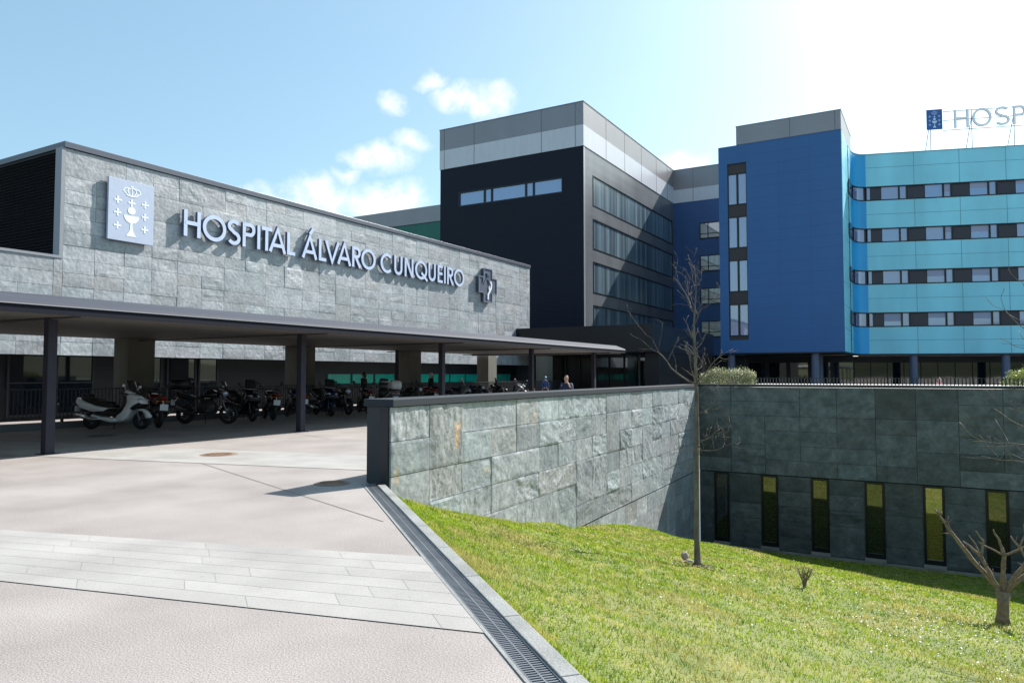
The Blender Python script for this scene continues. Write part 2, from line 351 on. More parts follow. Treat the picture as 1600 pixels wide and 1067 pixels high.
pn3 = np.array([noise.noise(Vector((a * 11, b * 11, 31))) for a, b in zip(X, Yy)]); c = c * np.clip(1.05 + .45 * pn3 + .25 * pn2, .45, 1.5)[:, None]; c = np.concatenate([c, np.ones((n, 1))], 1); ca.data.foreach_set('color', np.repeat(c, 3, axis=0).astype(np.float32).ravel())
gm = mat('grass_blades', (1, 1, 1), .55, attr=True, spec=.3)
t = gm.node_tree; b = t.nodes['Principled BSDF']; tr = N(t, 'ShaderNodeBsdfTranslucent'); at = N(t, 'ShaderNodeAttribute', attribute_name='tone')
t.links.new(at.outputs['Color'], tr.inputs[0]); ms = N(t, 'ShaderNodeMixShader'); ms.inputs[0].default_value = .45
t.links.new(b.outputs[0], ms.inputs[1]); t.links.new(tr.outputs[0], ms.inputs[2]); t.links.new(ms.outputs[0], t.nodes['Material Output'].inputs[0])
me.materials.append(gm); go = bpy.data.objects.new('grass', me); COL.objects.link(go); tag(go, 'short green and yellowish grass covering the sloping lawn', 'grass', kind='stuff')
# daisies and pale litter
m = MB()
for k in range(420):
    if k < 300: x = random.gauss(-.1, 1.3); y = random.gauss(11.8, 1.3) - .3 * x
    else: x = random.uniform(-6, 2); y = random.uniform(7, 19)
    if y < 8.2 - .887 * (x + 6.9) + .6: continue
    z = terr(x, y) + random.uniform(.015, .04); r = random.uniform(.006, .013)
    m.add([(x + r * math.cos(q), y + r * math.sin(q), z + random.uniform(-.004, .004)) for q in (0, 1.05, 2.1, 3.14, 4.19, 5.24)], [(0, 1, 2, 3, 4, 5)])
tag(obj('daisies', m, mat('daisy_white', (.75, .75, .72), .6)), 'small white daisies scattered over the sunny right part of the lawn', 'flowers', kind='stuff')
# dry litter: brown leaves and twigs
m = MB()
for k in range(1500):
    x = random.uniform(-7, 3); y = random.uniform(4, 19)
    if k > 1000: x = random.uniform(-6.3, 1.5); y = 8.2 - .887 * (x + 6.9) + .3 + abs(random.gauss(0, .35))
    if y < 8.2 - .887 * (x + 6.9) + .25 or noise.noise(Vector((x * .8, y * .8, 20))) < -.05: continue
    z = terr(x, y) + .018; r = random.uniform(.008, .022); q = random.uniform(0, 6)
    m.add([(x + r * math.cos(q), y + r * math.sin(q), z), (x + r * .4 * math.cos(q + 1.6), y + r * .4 * math.sin(q + 1.6), z + .006), (x - r * math.cos(q), y - r * math.sin(q), z), (x - r * .4 * math.cos(q + 1.6), y - r * .4 * math.sin(q + 1.6), z + .004)], [(0, 1, 2, 3)])
tag(obj('dry_leaves', m, mat('dry_leaf', (.28, .19, .12), .8, var=.3)), 'dry brown leaf litter scattered in the lawn', 'leaves', kind='stuff')

# ------------------------------------------------------------------ slate walls
def slab_wall(O, ud, nd, u0, u1, z0, z1, cw, rh, cell, amp, ztop=None, tall=.25, seed=1, dark=.5, cut=None, shift=.0, wide=.25, pdark=.2):
    """slabs of cw x rh m as rough faces; O origin, ud along, nd outward normal"""
    r = random.Random(seed); m = MB(); O = Vector(O); ud = Vector(ud); nd = Vector(nd)
    rows = int(math.ceil((z1 - z0) / rh)); cols = int(math.ceil((u1 - u0) / cw)); used = set()
    for j in range(rows):
        for i in range(cols):
            if (i, j) in used: continue
            sx = 2 if r.random() < wide and i + 1 < cols and (i + 1, j) not in used else 1
            sy = 2 if r.random() < tall and j + 1 < rows and all((i + k, j + 1) not in used for k in range(sx)) else 1
            for a in range(sx):
                for b_ in range(sy): used.add((i + a, j + b_))
            ua, ub = u0 + i * cw, min(u0 + (i + sx) * cw, u1); 
            zb, za = z1 - j * rh, max(z1 - (j + sy) * rh, z0)
            if ub - ua < .03 or zb - za < .02: continue
            if cut and cut((ua + ub) / 2, (za + zb) / 2): continue
            if ztop: zb = zb
            rough = r.random() ** 1.8; off = r.uniform(-.010, .012) + rough * .008; A = amp * (.12 + rough)
            k = r.gauss(1, .08) if r.random() > pdark else r.uniform(1 - dark, .80); k = max(.4, min(1.25, k))
            hue = r.random(); tone = (k * (1 + .03 * hue), k, k * (1.02 - .02 * hue)) if hue < .6 else (k * .96, k * 1.0, k * 1.01)
            if hue > .93: tone = (k * 1.05, k, k * .98)
            nu, nv = max(2, int((ub - ua) / cell)), max(2, int((zb - za) / cell)); sd_ = r.random() * 50; vs = []; fs = []
            ang = r.uniform(-.6, .6) + (1.2 if r.random() < .3 else 0)
            for a in range(nu + 1):
                for b_ in range(nv + 1):
                    uu = ua + .006 + (ub - ua - .012) * a / nu; zz = za + .005 + (zb - za - .010) * b_ / nv
                    p = Vector((uu * math.cos(ang) + zz * math.sin(ang), (-uu * math.sin(ang) + zz * math.cos(ang)) * 3, sd_))
                    f = noise.fractal(p * 1.6, .9, 2.1, 4); ter = math.floor(f * 3.2 + noise.noise(p * .7) * 2) / 3.2
                    d = off + A * (.45 * f + .55 * ter) + A * .15 * noise.noise(p * 9)
                    if a in (0, nu) or b_ in (0, nv): d = off * .5 + A * .35 * f
                    q = O + ud * uu + nd * (.03 + d); vs.append((q.x, q.y, zz))
            o_ = len(vs)
            for a in range(nu):
                for b_ in range(nv): q = a * (nv + 1) + b_; fs.append((q, q + nv + 1, q + nv + 2, q + 1))
            # returns into the joint
            ring = [a * (nv + 1) for a in range(nu + 1)] + [nu * (nv + 1) + b_ for b_ in range(1, nv + 1)] + [a * (nv + 1) + nv for a in range(nu - 1, -1, -1)] + [b_ for b_ in range(nv - 1, 0, -1)]
            base = len(vs)
            for q in ring:
                v = Vector(vs[q]); pv = v - nd * ((v - O).dot(nd) - .0); vs.append(tuple(pv))
            L_ = len(ring)
            for q in range(L_): fs.append((ring[q], base + q, base + (q + 1) % L_, ring[(q + 1) % L_])[::-1])
            m.add(vs, fs, tone=tone)
    return m
# left retaining wall
A = Vector((-6.95, 8.36, 0)); B = Vector((-7.8, 27.1, 0)); ud = (B - A).normalized(); nd = Vector((ud.y, -ud.x, 0))
LW = thing('retaining_wall', 'long sunlit grey slate retaining wall running from the plaza corner beside the lawn', 'wall', (-6.95, 8.36, 0))
LEN = (B - A).length
def zc(u): return 1.13 + .01 * u / LEN
up_ = slab_wall(A, ud, nd, 0, LEN, -1.93, 1.12, 1.0, .508, .04, .022, seed=11, dark=.25, tall=.12, wide=.12)
for (sy, sz, wy, wz, cc) in ((10.17, .53, .045, .17, (2.1, 1.25, .6)), (10.20, .74, .08, .06, (1.6, 1.15, .75)), (13.15, .70, .06, .16, (1.35, 1.1, .85)), (8.5, .1, .05, .14, (1.5, 1.15, .8)), (11.2, -.1, .12, .05, (1.3, 1.1, .9))):
    for i_, v_ in enumerate(up_.v):
        q_ = ((v_[1] - sy) / wy) ** 2 + ((v_[2] - sz) / wz) ** 2
        if q_ < 1.6: f_ = min(1, 1.6 - q_); t_ = up_.tone[i_]; up_.tone[i_] = tuple(t_[k] * (1 + (cc[k] - 1) * f_) for k in range(3))
obj('slate_panel', up_, slate, LW)
lw_ = slab_wall(A - nd * .012, ud, nd, 5.5, LEN, -5.0, -1.955, 1.0, .508, .07, .018, seed=12, dark=.25, tall=.15, wide=.15)
obj('slate_panel', lw_, slate, LW)
m = MB(); L_ = lambda u, o: ((A + ud * u + nd * o).x, (A + ud * u + nd * o).y)
m.prism([L_(.012, -.42), L_(.012, -.005), L_(LEN, -.005), L_(LEN, -.42)], -5.2, 1.12); obj('wall_core', m, slate_dark, LW)
m = MB(); m.prism([L_(-.01, -.47), L_(-.01, .075), L_(LEN - .05, .075), L_(LEN - .05, -.47)], 1.125, 1.235); obj('coping', m, mat('coping_metal', (.022, .028, .038), .7, spec=.3), LW, bevel=.006)
m = MB(); P0 = A + Vector((0, 0, 0)); m.prism([(-6.955, 8.33), (-7.42, 8.42), (-7.42, 8.45), (-6.955, 8.365)], -.4, 1.124); obj('end_cap', m, metal_dark, LW)
# stains on the slate
# right sunken wall
RW = thing('sunken_wall', 'shaded dark slate wall of the sunken courtyard facing the lawn', 'wall', (-7.7, 27.1, -4.65))
WX = [(-7.17, -6.63), (-5.52, -4.94), (-3.86, -3.27), (-2.18, -1.59), (-.36, .09), (1.33, 1.78)]
WX = [(-7.18, -6.64), (-5.52, -4.95), (-3.86, -3.29), (-2.19, -1.60), (-.49, .10), (1.20, 1.79), (2.88, 3.47), (4.56, 5.15), (6.24, 6.83)]
up_ = slab_wall((-7.72, 27.1, 0), (1, 0, 0), (0, -1, 0), 0, 20, -1.93, 1.15, 1.18, .513, .09, .016, seed=5, dark=.55, tall=.45, wide=.25, pdark=.35)
slate_sh = mat('slate_shaded', (.050, .066, .072), .5, spec=.6, col2=(.125, .145, .148), vscale=2.4, bump=.5, bscale=9, attr=True, fine=.2)  # darker copy of the slate, courtyard shade put into its base colour
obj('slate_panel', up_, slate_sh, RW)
lw_ = MB()
edges = [-7.72] + [e for a in WX for e in a] + [12.3]
for k in range(0, len(edges), 2):
    q = slab_wall((edges[k], 27.13, 0), (1, 0, 0), (0, -1, 0), 0, edges[k + 1] - edges[k], -4.55, -1.96, 1.2, .52, .09, .016, seed=20 + k, dark=.4, tall=.2)
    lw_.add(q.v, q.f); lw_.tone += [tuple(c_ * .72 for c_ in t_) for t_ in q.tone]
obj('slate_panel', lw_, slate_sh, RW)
m = MB(); m.box(-7.72, 12.3, 27.15, 27.5, -5.1, 1.14); obj('wall_core', m, slate_dark, RW)
m = MB(); m.box(-7.74, 12.3, 27.02, 27.5, 1.155, 1.245); obj('coping', m, metal_dark, RW)
m = MB(); m.box(-7.72, 12.3, 27.03, 27.14, -5.0, -4.57); obj('plinth', m, concrete, RW)
for k, (a, b_) in enumerate(WX):
    f = MB(); t_ = .07
    f.box(a, a + t_, 27.06, 27.145, -4.45, -1.965); f.box(b_ - t_, b_, 27.06, 27.145, -4.45, -1.965); f.box(a + t_, b_ - t_, 27.06, 27.145, -2.03, -1.965); f.box(a + t_, b_ - t_, 27.06, 27.145, -4.45, -4.30)
    fo = obj('window', f, metal_black, RW)
    p = MB(); p.box(a + t_, b_ - t_, 27.115, 27.13, -4.30, -2.03); obj('pane', p, glass_s if k != 4 else glass_mat('amber_glass', (.12, .085, .004), ior=2.2), fo)
    s_ = MB(); s_.box(a - .02, b_ + .02, 27.0, 27.1, -4.566, -4.452); obj('sill', s_, concrete, fo)
RL = thing('terrace_railing', 'low metal picket railing on top of the sunken wall', 'railing', (-5.5, 27.35, 1.245))
m = MB(); x = -5.75
while x < 2.6: m.box(x, x + .035, 27.34, 27.37, 1.25, 1.47); x += .105
obj('bars', m, metal_dark, RL); m = MB(); m.box(-5.8, 2.7, 27.335, 27.375, 1.471, 1.487); obj('handrail', m, metal_dark, RL)
m = MB(); m.box(13.9, 14.3, -10.4, 27.1, -5.2, .3); EW = tag(obj('east_wall', m, concrete), 'plain concrete retaining wall closing the lawn on the far right', 'wall')
EW.name = 'concrete_wall'

# ------------------------------------------------------------------ stone entrance building
SX = -26.5
SB = thing('entrance_building', 'low grey slate building carrying the metal hospital lettering', 'building', (SX, 14, 0))
w1 = slab_wall((SX, 14.07, 0), (0, 1, 0), (1, 0, 0), 0, 34.0, 2.27, 9.60, 1.12, .49, .10, .013, seed=31, dark=.15, tall=.22, wide=.25)
w2 = slab_wall((SX, -12, 0), (0, 1, 0), (1, 0, 0), 0, 26.07, 2.27, 5.66, 1.12, .49, .13, .013, seed=32, dark=.15, tall=.22, wide=.25)
w1.add(w2.v, w2.f); w1.tone += w2.tone
stone2 = mat('slate_sunlit_block', (.25, .272, .285), .43, spec=1.0, col2=(.38, .395, .405), vscale=1.7, bump=.75, bscale=8, attr=True, fine=.18)
obj('slate_wall', w1, stone2, SB)
m = MB(); m.box(-44, SX - .005, 14.09, 48.05, 2.3, 9.60); m.box(-40, SX - .005, -12, 14.075, 2.3, 5.64); obj('wall_core', m, mat('slate_backing', (.16, .17, .18), .8), SB)
m = MB(); m.box(-44.1, SX + .09, 14.0, 48.13, 9.615, 9.83); obj('roof_coping', m, mat('roof_coping_metal', (.10, .11, .135), .4, .4), SB, bevel=.01)
m = MB(); m.box(SX - .25, SX + .06, -12, 13.93, 5.665, 5.76); m.box(SX - .35, SX + .05, 13.93, 14.065, 5.665, 9.61); obj('louvre_frame', m, mat('pale_trim', (.26, .27, .30), .5), SB)
m = MB(); z = 5.3
while z < 9.6: m.add([(-43.9, 14.05, z), (SX - .36, 14.05, z), (SX - .36, 13.95, z - .09), (-43.9, 13.95, z - .09)], [(0, 1, 2, 3), (3, 2, 1, 0)]); z += .115
m2 = MB(); m2.box(-43.9, SX - .36, 14.055, 14.08, 5.0, 9.6)
lv = obj('louvre', m2, mat('louvre_black', (.008, .008, .012), .6), SB); obj('slats', m, mat('louvre_slats', (.035, .033, .042), .5), lv)
# recessed glazed base
m = MB(); m.box(-27.7, -27.6, -12, 48, 0.02, 2.28); m.box(-40, -27.75, -12, 48, 2.05, 2.26); obj('base_wall', m, mat('base_panel', (.008, .010, .016), .5), SB)
for (a, b_, kind) in ((4.0, 7.2, 'g'), (7.4, 9.0, 'g'), (12.9, 14.3, 'g'), (14.5, 15.9, 'g'), (16.8, 18.7, 'g'), (18.9, 20.3, 'g'), (20.4, 21.4, 'g')):
    f = MB(); f.box(-27.6, -27.52, a, a + .08, .12, 2.25); f.box(-27.6, -27.52, b_ - .08, b_, .12, 2.25); f.box(-27.6, -27.52, a + .08, b_ - .08, .12, .2); f.box(-27.6, -27.52, a + .08, b_ - .08, 1.28, 1.33)
    fo = obj('window', f, metal_dark, SB); p = MB(); p.box(-27.59, -27.56, a + .08, b_ - .08, .2, 1.28); p.box(-27.59, -27.56, a + .08, b_ - .08, 1.33, 2.25); obj('pane', p, glass_mat('shaded_glass', (.006, .010, .016), ior=1.45), fo)
m = MB(); m.box(-27.6, -27.5, 9.9, 11.9, .1, 1.78); obj('door', m, mat('grey_door', (.10, .11, .14), .5), SB)
y = 28.1
while y < 47:
    m = MB(); m.box(-27.6, -27.55, y + .08, min(y + 1.75, 47), 1.12, 1.62); obj('teal_window', m, teal, SB); y += 1.85
for a in (14.35, 21.75, 29.15, 36.6, 44.0):
    m = MB(); m.box(-23.75, -22.95, a, a + .95, 0, 2.86); obj('pillar', m, mat('pillar_concrete', (.12, .115, .095), .8, var=.18, vscale=1.6, stretch=(1, 1, .3)), SB, bevel=.01)
SB_end = MB(); SB_end.box(-44, SX - .06, 48.06, 48.1, 0.02, 9.6); obj('end_wall', SB_end, slate_dark, SB)

# emblem panel
def yz(Y0, Z0, x, pts): return [(x, Y0 + p[0], Z0 + p[1]) for p in pts]
def plate(m, pts, x0, x1, tf):
    """extrude a polygon (y,z) between x0 and x1 through tf"""
    n = len(pts); a = sum(pts[i][0] * pts[(i + 1) % n][1] - pts[(i + 1) % n][0] * pts[i][1] for i in range(n))
    if a < 0: pts = pts[::-1]
    vs = [tf(p[0], p[1], x0) for p in pts] + [tf(p[0], p[1], x1) for p in pts]
    m.add(vs, [tuple(range(n - 1, -1, -1)), tuple(range(n, 2 * n))] + [(i, (i + 1) % n, n + (i + 1) % n, n + i) for i in range(n)])
def ribbon(m, pts, wd, x0, x1, tf, closed=False):
    P = [Vector(p) for p in pts]; n = len(P); Lf = []; Rt = []
    for i in range(n):
        if closed: a, b_ = P[i - 1], P[(i + 1) % n]; d1 = (P[i] - a).normalized(); d2 = (b_ - P[i]).normalized()
        else:
            d1 = (P[i] - P[i - 1]).normalized() if i else (P[1] - P[0]).normalized(); d2 = (P[i + 1] - P[i]).normalized() if i < n - 1 else d1
        t_ = (d1 + d2).normalized(); nn = Vector((-t_.y, t_.x)); k = wd / 2 / max(.5, nn.dot(Vector((-d1.y, d1.x))))
        Lf.append(P[i] + nn * k); Rt.append(P[i] - nn * k)
    vs = []
    for i in range(n): vs += [tf(Rt[i].x, Rt[i].y, x0), tf(Lf[i].x, Lf[i].y, x0), tf(Rt[i].x, Rt[i].y, x1), tf(Lf[i].x, Lf[i].y, x1)]
    fs = []; rngi = range(n) if closed else range(n - 1)
    for i in rngi:
        a, b_ = i * 4, ((i + 1) % n) * 4
        fs += [(a + 2, b_ + 2, b_ + 3, a + 3), (a, a + 1, b_ + 1, b_), (a, b_, b_ + 2, a + 2), (a + 1, a + 3, b_ + 3, b_ + 1)]
    if not closed: fs += [(0, 2, 3, 1), ((n - 1) * 4, (n - 1) * 4 + 1, (n - 1) * 4 + 3, (n - 1) * 4 + 2)]
    m.add(vs, fs)
def arc(cx, cy, rx, ry, a0, a1, n=14): return [(cx + rx * math.cos(R(a0 + (a1 - a0) * i / n)), cy + ry * math.sin(R(a0 + (a1 - a0) * i / n))) for i in range(n + 1)]
def emblem(parent, tf, x, W, H, mt):
    """chalice, host, seven crosses and a crown on a W x H panel whose lower left corner is 0,0"""
    m = MB(); cx = W * .5
    plate(m, arc(cx, H * .43, W * .165, H * .125, 180, 360, 16), x, x + .008, tf)
    plate(m, [(cx - W * .02, H * .315), (cx + W * .02, H * .315), (cx + W * .03, H * .2), (cx + W * .11, H * .09), (cx - W * .11, H * .09), (cx - W * .03, H * .2)], x, x + .007, tf)
    obj('chalice', m, mt, parent)
    m = MB(); plate(m, arc(cx, H * .515, W * .085, H * .062, 0, 345, 20), x, x + .008, tf); obj('host', m, mt, parent)
    for (fx, fy) in ((.2, .655), (.5, .64), (.8, .655), (.2, .45), (.8, .45), (.2, .24), (.8, .24)):
        m = MB(); a = W * .075; b_ = W * .022; c_ = (W * fx, H * fy)
        plate(m, [(c_[0] + p, c_[1] + q) for p, q in ((-b_, a), (b_, a), (b_ * .6, b_ * .6), (a, b_), (a, -b_), (b_ * .6, -b_ * .6), (b_, -a), (-b_, -a), (-b_ * .6, -b_ * .6), (-a, -b_), (-a, b_), (-b_ * .6, b_ * .6))], x, x + .008, tf)
        obj('cross', m, mt, parent)
    m = MB(); z0 = H * .765; t_ = W * .018
    ribbon(m, [(cx - W * .12, z0), (cx, z0 - H * .012), (cx + W * .12, z0)], t_ * 1.6, x, x + .008, tf)
    for k, q in enumerate((-.17, -.085, 0, .085, .17)): ribbon(m, [(cx + W * q * .62, z0 + .01 * H), (cx + W * q * 1.12, z0 + H * .06), (cx + W * q * .9, z0 + H * .105), (cx, z0 + H * .12)] if q else [(cx, z0), (cx, z0 + H * .16)], t_, x, x + .006 + .001 * k, tf)
    ribbon(m, [(cx - W * .035, z0 + H * .145), (cx + W * .035, z0 + H * .145)], t_, x, x + .0095, tf)
    obj('crown', m, mt, parent)
EP = thing('emblem_sign', 'blue grey square metal panel with chalice, crosses and crown fixed left of the lettering', 'sign', (SX + .2, 15.5, 6.6))
m = MB(); m.box(SX + .10, SX + .20, 15.54, 17.35, 6.60, 8.92); obj('panel', m, panel_m, EP, bevel=.006)
for y_ in (15.8, 17.0):
    for z_ in (6.9, 8.5): m = MB(); m.box(SX + .02, SX + .099, y_, y_ + .08, z_, z_ + .08); obj('bracket', m, metal_dark, EP)
emblem(EP, lambda p, q, x: (x, 15.54 + p, 6.60 + q), SX + .2005, 1.81, 2.32, mat('emblem_white', (.85, .88, .93), .45))
# big letters
LT = thing('hospital_lettering', 'long row of blue grey metal letters reading HOSPITAL ÁLVARO CUNQUEIRO on the slate', 'lettering', (SX + .1, 18.6, 7.2))
H_ = 1.08; S_ = .162
def strokes(ch, w_):
    a = S_ / 2; W = w_; h = H_
    if ch == 'H': return [([(a, 0), (a, h)], 0), ([(W - a, 0), (W - a, h)], 0), ([(a, h * .52), (W - a, h * .52)], 0)]
    if ch == 'O': return [(arc(W / 2, h / 2, W / 2 - a, h / 2 + .015 - a, 0, 360, 36)[:-1], 1)]
    if ch == 'Q': return [(arc(W / 2, h / 2, W / 2 - a, h / 2 + .015 - a, 0, 360, 36)[:-1], 1), ([(W * .52, h * .36), (W * 1.02, -.05)], 0)]
    if ch == 'S': return [(arc(W / 2, h * .745, W / 2 - a, h * .255 - a * .9, 35, 250, 14) + [(W * .5, h * .5)] + arc(W / 2, h * .27, W / 2 - a * .8, h * .28 - a, 60, -150, 16), 0)]
    if ch == 'P': return [([(a, 0), (a, h)], 0), ([(a, h - a)] + arc(W - h * .26, h * .72, h * .26 - a, h * .28 - a, 90, -90, 12) + [(a, h * .44 + a)], 0)]
    if ch == 'R': return [([(a, 0), (a, h)], 0), ([(a, h - a)] + arc(W - h * .28, h * .72, h * .26 - a, h * .28 - a, 90, -90, 12) + [(a, h * .44 + a)], 0), ([(W * .42, h * .48), (W - a * .6, 0)], 0)]
    if ch == 'I': return [([(W / 2, 0), (W / 2, h)], 0)]
    if ch == 'T': return [([(W / 2, 0), (W / 2, h)], 0), ([(0, h - a), (W, h - a)], 0)]
    if ch in 'AÁ':
        s = [([(a * .8, 0), (W / 2, h * 1.0), (W - a * .8, 0)], 0), ([(W * .2, h * .30), (W * .8, h * .30)], 0)]
        if ch == 'Á': s.append(([(W * .5, h * 1.1), (W * .72, h * 1.38)], 0))
        return s
    if ch == 'L': return [([(a, 0), (a, h)], 0), ([(a, a), (W, a)], 0)]
    if ch == 'V': return [([(a * .8, h), (W / 2, 0.03), (W - a * .8, h)], 0)]
    if ch == 'C': return [(arc(W * .56, h / 2, W * .56 - a, h / 2 + .01 - a, 48, 312, 24), 0)]
    if ch == 'U': return [([(a, h)] + arc(W / 2, h * .33, W / 2 - a, h * .33 - a, 180, 360, 14) + [(W - a, h)], 0)]
    if ch == 'N': return [([(a, 0), (a, h)], 0), ([(W - a, 0), (W - a, h)], 0), ([(a * 1.4, h * .97), (W - a * 1.4, h * .03)], 0)]
    if ch == 'E': return [([(a, 0), (a, h)], 0), ([(a, h - a), (W, h - a)], 0), ([(a, a), (W, a)], 0), ([(a, h * .52), (W * .92, h * .52)], 0)]
def letter(ch, y, w_, parent, tf, x0, x1, mt, nm='letter'):
    m = MB()
    for k, (pts, cl) in enumerate(strokes(ch, w_)): ribbon(m, [(y + p[0], p[1]) for p in pts], S_, x0 - .002 * k, x1 + .002 * k, tf, bool(cl))
    o = obj(nm, m, mt, parent); me = o.data; me.materials.append(mat('letter_return', (.10, .12, .19), .5))
    f0 = Vector(tf(y, 0, x1)) - Vector(tf(y, 0, x0)); f0.normalize()
    for p in me.polygons:
        if abs(p.normal.dot(f0)) < .5: p.material_index = 1
    return o
text = [('H', 18.65, .78), ('O', 19.53, 1.16), ('S', 20.76, .66), ('P', 21.55, .68), ('I', 22.35, .16), ('T', 22.58, .60), ('A', 23.02, 1.0), ('L', 24.09, .50),
        ('Á', 25.02, 1.0), ('L', 26.13, .50), ('V', 26.55, 1.0), ('A', 27.42, 1.0), ('R', 28.50, .66), ('O', 29.2, 1.14),
        ('C', 30.75, .98), ('U', 31.92, .72), ('N', 32.85, .80), ('Q', 33.82, 1.16), ('U', 35.12, .72), ('E', 36.05, .52), ('I', 36.72, .16), ('R', 37.05, .66), ('O', 37.8, 1.14)]
for ch, y, w_ in text: letter(ch, y, w_, LT, lambda p, q, x: (x, p, 7.22 + q), SX + .10, SX + .24, letter_m)
# cross emblem
CE = thing('cross_emblem', 'dark metal cross shaped emblem with pale ribbon right of the lettering', 'emblem', (SX + .2, 41.1, 7.6))
m = MB(); cy, cz = 41.75, 7.62; a, b_ = 1.12, .52
cr = [(-b_, a), (b_, a), (b_, b_), (a, b_), (a, -b_), (b_, -b_), (b_, -a), (-b_, -a), (-b_, -b_), (-a, -b_), (-a, b_), (-b_, b_)]
tfc = lambda p, q, x: (x, cy + p, cz + q)
plate(m, cr, SX + .06, SX + .26, tfc); obj('cross_plate', m, mat('emblem_slate_metal', (.07, .09, .13), .5, .2), CE)
m = MB(); ribbon(m, cr, .07, SX + .262, SX + .30, tfc, True); obj('cross_rim', m, mat('emblem_rim', (.16, .19, .25), .45, .3), CE)
m = MB(); ribbon(m, [(-.02, -.95), (0, -.6), (.18, -.4), (.38, -.15), (.42, .1), (.3, .3)], .13, SX + .263, SX + .32, tfc); ribbon(m, [(.2, -.36), (.12, -.18), (.16, -.02)], .09, SX + .263, SX + .318, tfc); obj('ribbon', m, white_m, CE)
m = MB(); ribbon(m, arc(-.2, .35, .42, .5, 20, 200, 12), .05, SX + .263, SX + .31, tfc); ribbon(m, [(-.5, .1), (-.1, .5), (.3, .2)], .06, SX + .263, SX + .313, tfc); ribbon(m, [(-.15, .85), (.2, .1)], .05, SX + .263, SX + .316, tfc); obj('figure_lines', m, mat('emblem_rim'), CE)

# ------------------------------------------------------------------ canopy
CX0, CX1, CY0, CY1 = -14.3, -24.0, -14.0, 36.4
CN = thing('entrance_canopy', 'long flat dark edged canopy on slim posts over the motorcycles', 'canopy', (-15.4, 8, 0))
m = MB()
m.add([(CX0 - .02, CY0, 2.735), (CX1, CY0, 2.80), (CX1, CY1, 2.80), (CX0 - .02, CY1, 2.735), (CX0 - .02, CY0, 2.86), (CX1, CY0, 2.97), (CX1, CY1, 2.97), (CX0 - .02, CY1, 2.86)],
      [(0, 1, 2, 3), (4, 7, 6, 5), (0, 3, 7, 4), (1, 5, 6, 2), (0, 4, 5, 1), (3, 2, 6, 7)])
obj('roof', m, soffit, CN)
m = MB(); m.box(CX0 - .015, CX0 + .02, CY0, CY1 + .02, 2.725, 2.873); m.box(CX1 - .02, CX0 - .02, CY1 + .003, CY1 + .025, 2.725, 2.873); obj('fascia', m, mat('fascia_dark', (.008, .009, .018), .65, spec=.15), CN)
m = MB(); m.box(CX0 - .03, CX0 + .045, CY0, CY1 + .04, 2.875, 2.892); obj('drip_edge', m, mat('edge_bright', (.30, .30, .31), .45), CN)
m = MB(); m.add([(CX0 + .03, CY0, 2.893), (CX0 + .03, CY1 + .05, 2.893), (CX0 - .02, CY1 + .05, 2.95), (CX0 - .02, CY0, 2.95), (CX0 - .5, CY1 + .05, 3.13), (CX0 - .5, CY0, 3.13), (CX1, CY1 + .05, 3.05), (CX1, CY0, 3.05)], [(0, 1, 2, 3), (3, 2, 4, 5), (5, 4, 6, 7)])
obj('roof_sheet', m, mat('roof_sheet_metal', (.055, .06, .078), .75, .0, spec=.25, var=.1, stretch=(1, .1, 1)), CN)
m = MB(); m.box(CX1 + .02, CX0 - .3, CY1 + .026, CY1 + .06, 2.70, 3.0); obj('end_fascia', m, mat('end_metal', (.3, .3, .31), .4), CN)
for k in range(-3, 5):
    y = 8.02 + 6.73 * k
    m = MB(); m.box(-15.54, -15.36, y - .09, y + .09, 0, 2.74); m.box(-15.62, -15.28, y - .16, y + .16, .0, .02); obj('post', m, metal_mid, CN, bevel=.006)
    if k in (3,): m = MB(); m.box(-22.66, -22.54, y - .55, y - .43, 0, 2.79); obj('post', m, metal_mid, CN)
for k in range(-3, 5): m = MB(); m.box(-23.6, -14.5, 8.02 + 6.73 * k - .06, 8.02 + 6.73 * k + .06, 2.70, 2.735); obj('beam', m, mat('beam_dark', (.06, .055, .05), .5), CN)
# fence and low kerb behind the bikes
FN = thing('bar_fence', 'dark vertical bar fence behind the row of parked motorcycles', 'fence', (-22.7, 10, 0))
m = MB(); y = 3.0
while y < 46: m.box(-22.715, -22.69, y, y + .028, .30, 1.14); y += .115
obj('bars', m, metal_dark, FN); m = MB(); m.box(-22.73, -22.675, 3, 46, 1.141, 1.18); m.box(-22.73, -22.675, 3, 46, .262, .299)
y = 3.0
while y < 46: m.box(-22.74, -22.665, y - .06, y, .192, .262); y += 2.3
obj('rails', m, metal_dark, FN); m = MB(); m.box(-22.85, -22.58, 2.9, 46, 0, .19); obj('base_kerb', m, mat('kerb_blue', (.16, .17, .20), .7), FN)

# ------------------------------------------------------------------ portal and dark building
PT = thing('entrance_portal', 'black box shaped entrance porch at the end of the slate building', 'porch', (-22, 46, 0))
m = MB(); m.box(-27.6, -16.1, 46.0, 61.0, 3.1, 4.93); obj('porch_box', m, metal_black, PT)
m = MB(); m.box(-27.6, -26.45, 48.15, 58, 0, 3.09); obj('side_wall', m, metal_black, PT); m = MB(); m.box(-17.2, -16.2, 47.5, 61, 0, 3.09); obj('side_wall', m, metal_black, PT)
m = MB(); m.box(-26.4, -17.25, 54, 54.1, .1, 3.08); obj('glass_front', m, glass_d, PT)
for k in range(8): m = MB(); m.box(-26.3 + 1.25 * k, -26.2 + 1.25 * k, 53.9, 53.995, 0, 3.08); obj('mullion', m, metal_grey if k in (5, 7) else metal_dark, PT)
for x in (-20.9, -18.6): m = MB(); m.box(x, x + .75, 53.8, 53.89, .5, 3.0); obj('door', m, mat('teal_glass', (.01, .06, .075), .1, spec=1), PT)
DB = thing('black_block', 'tall black clad block with white and grey roof bands and glazed lit side', 'building', (-36, 61.2, 0))
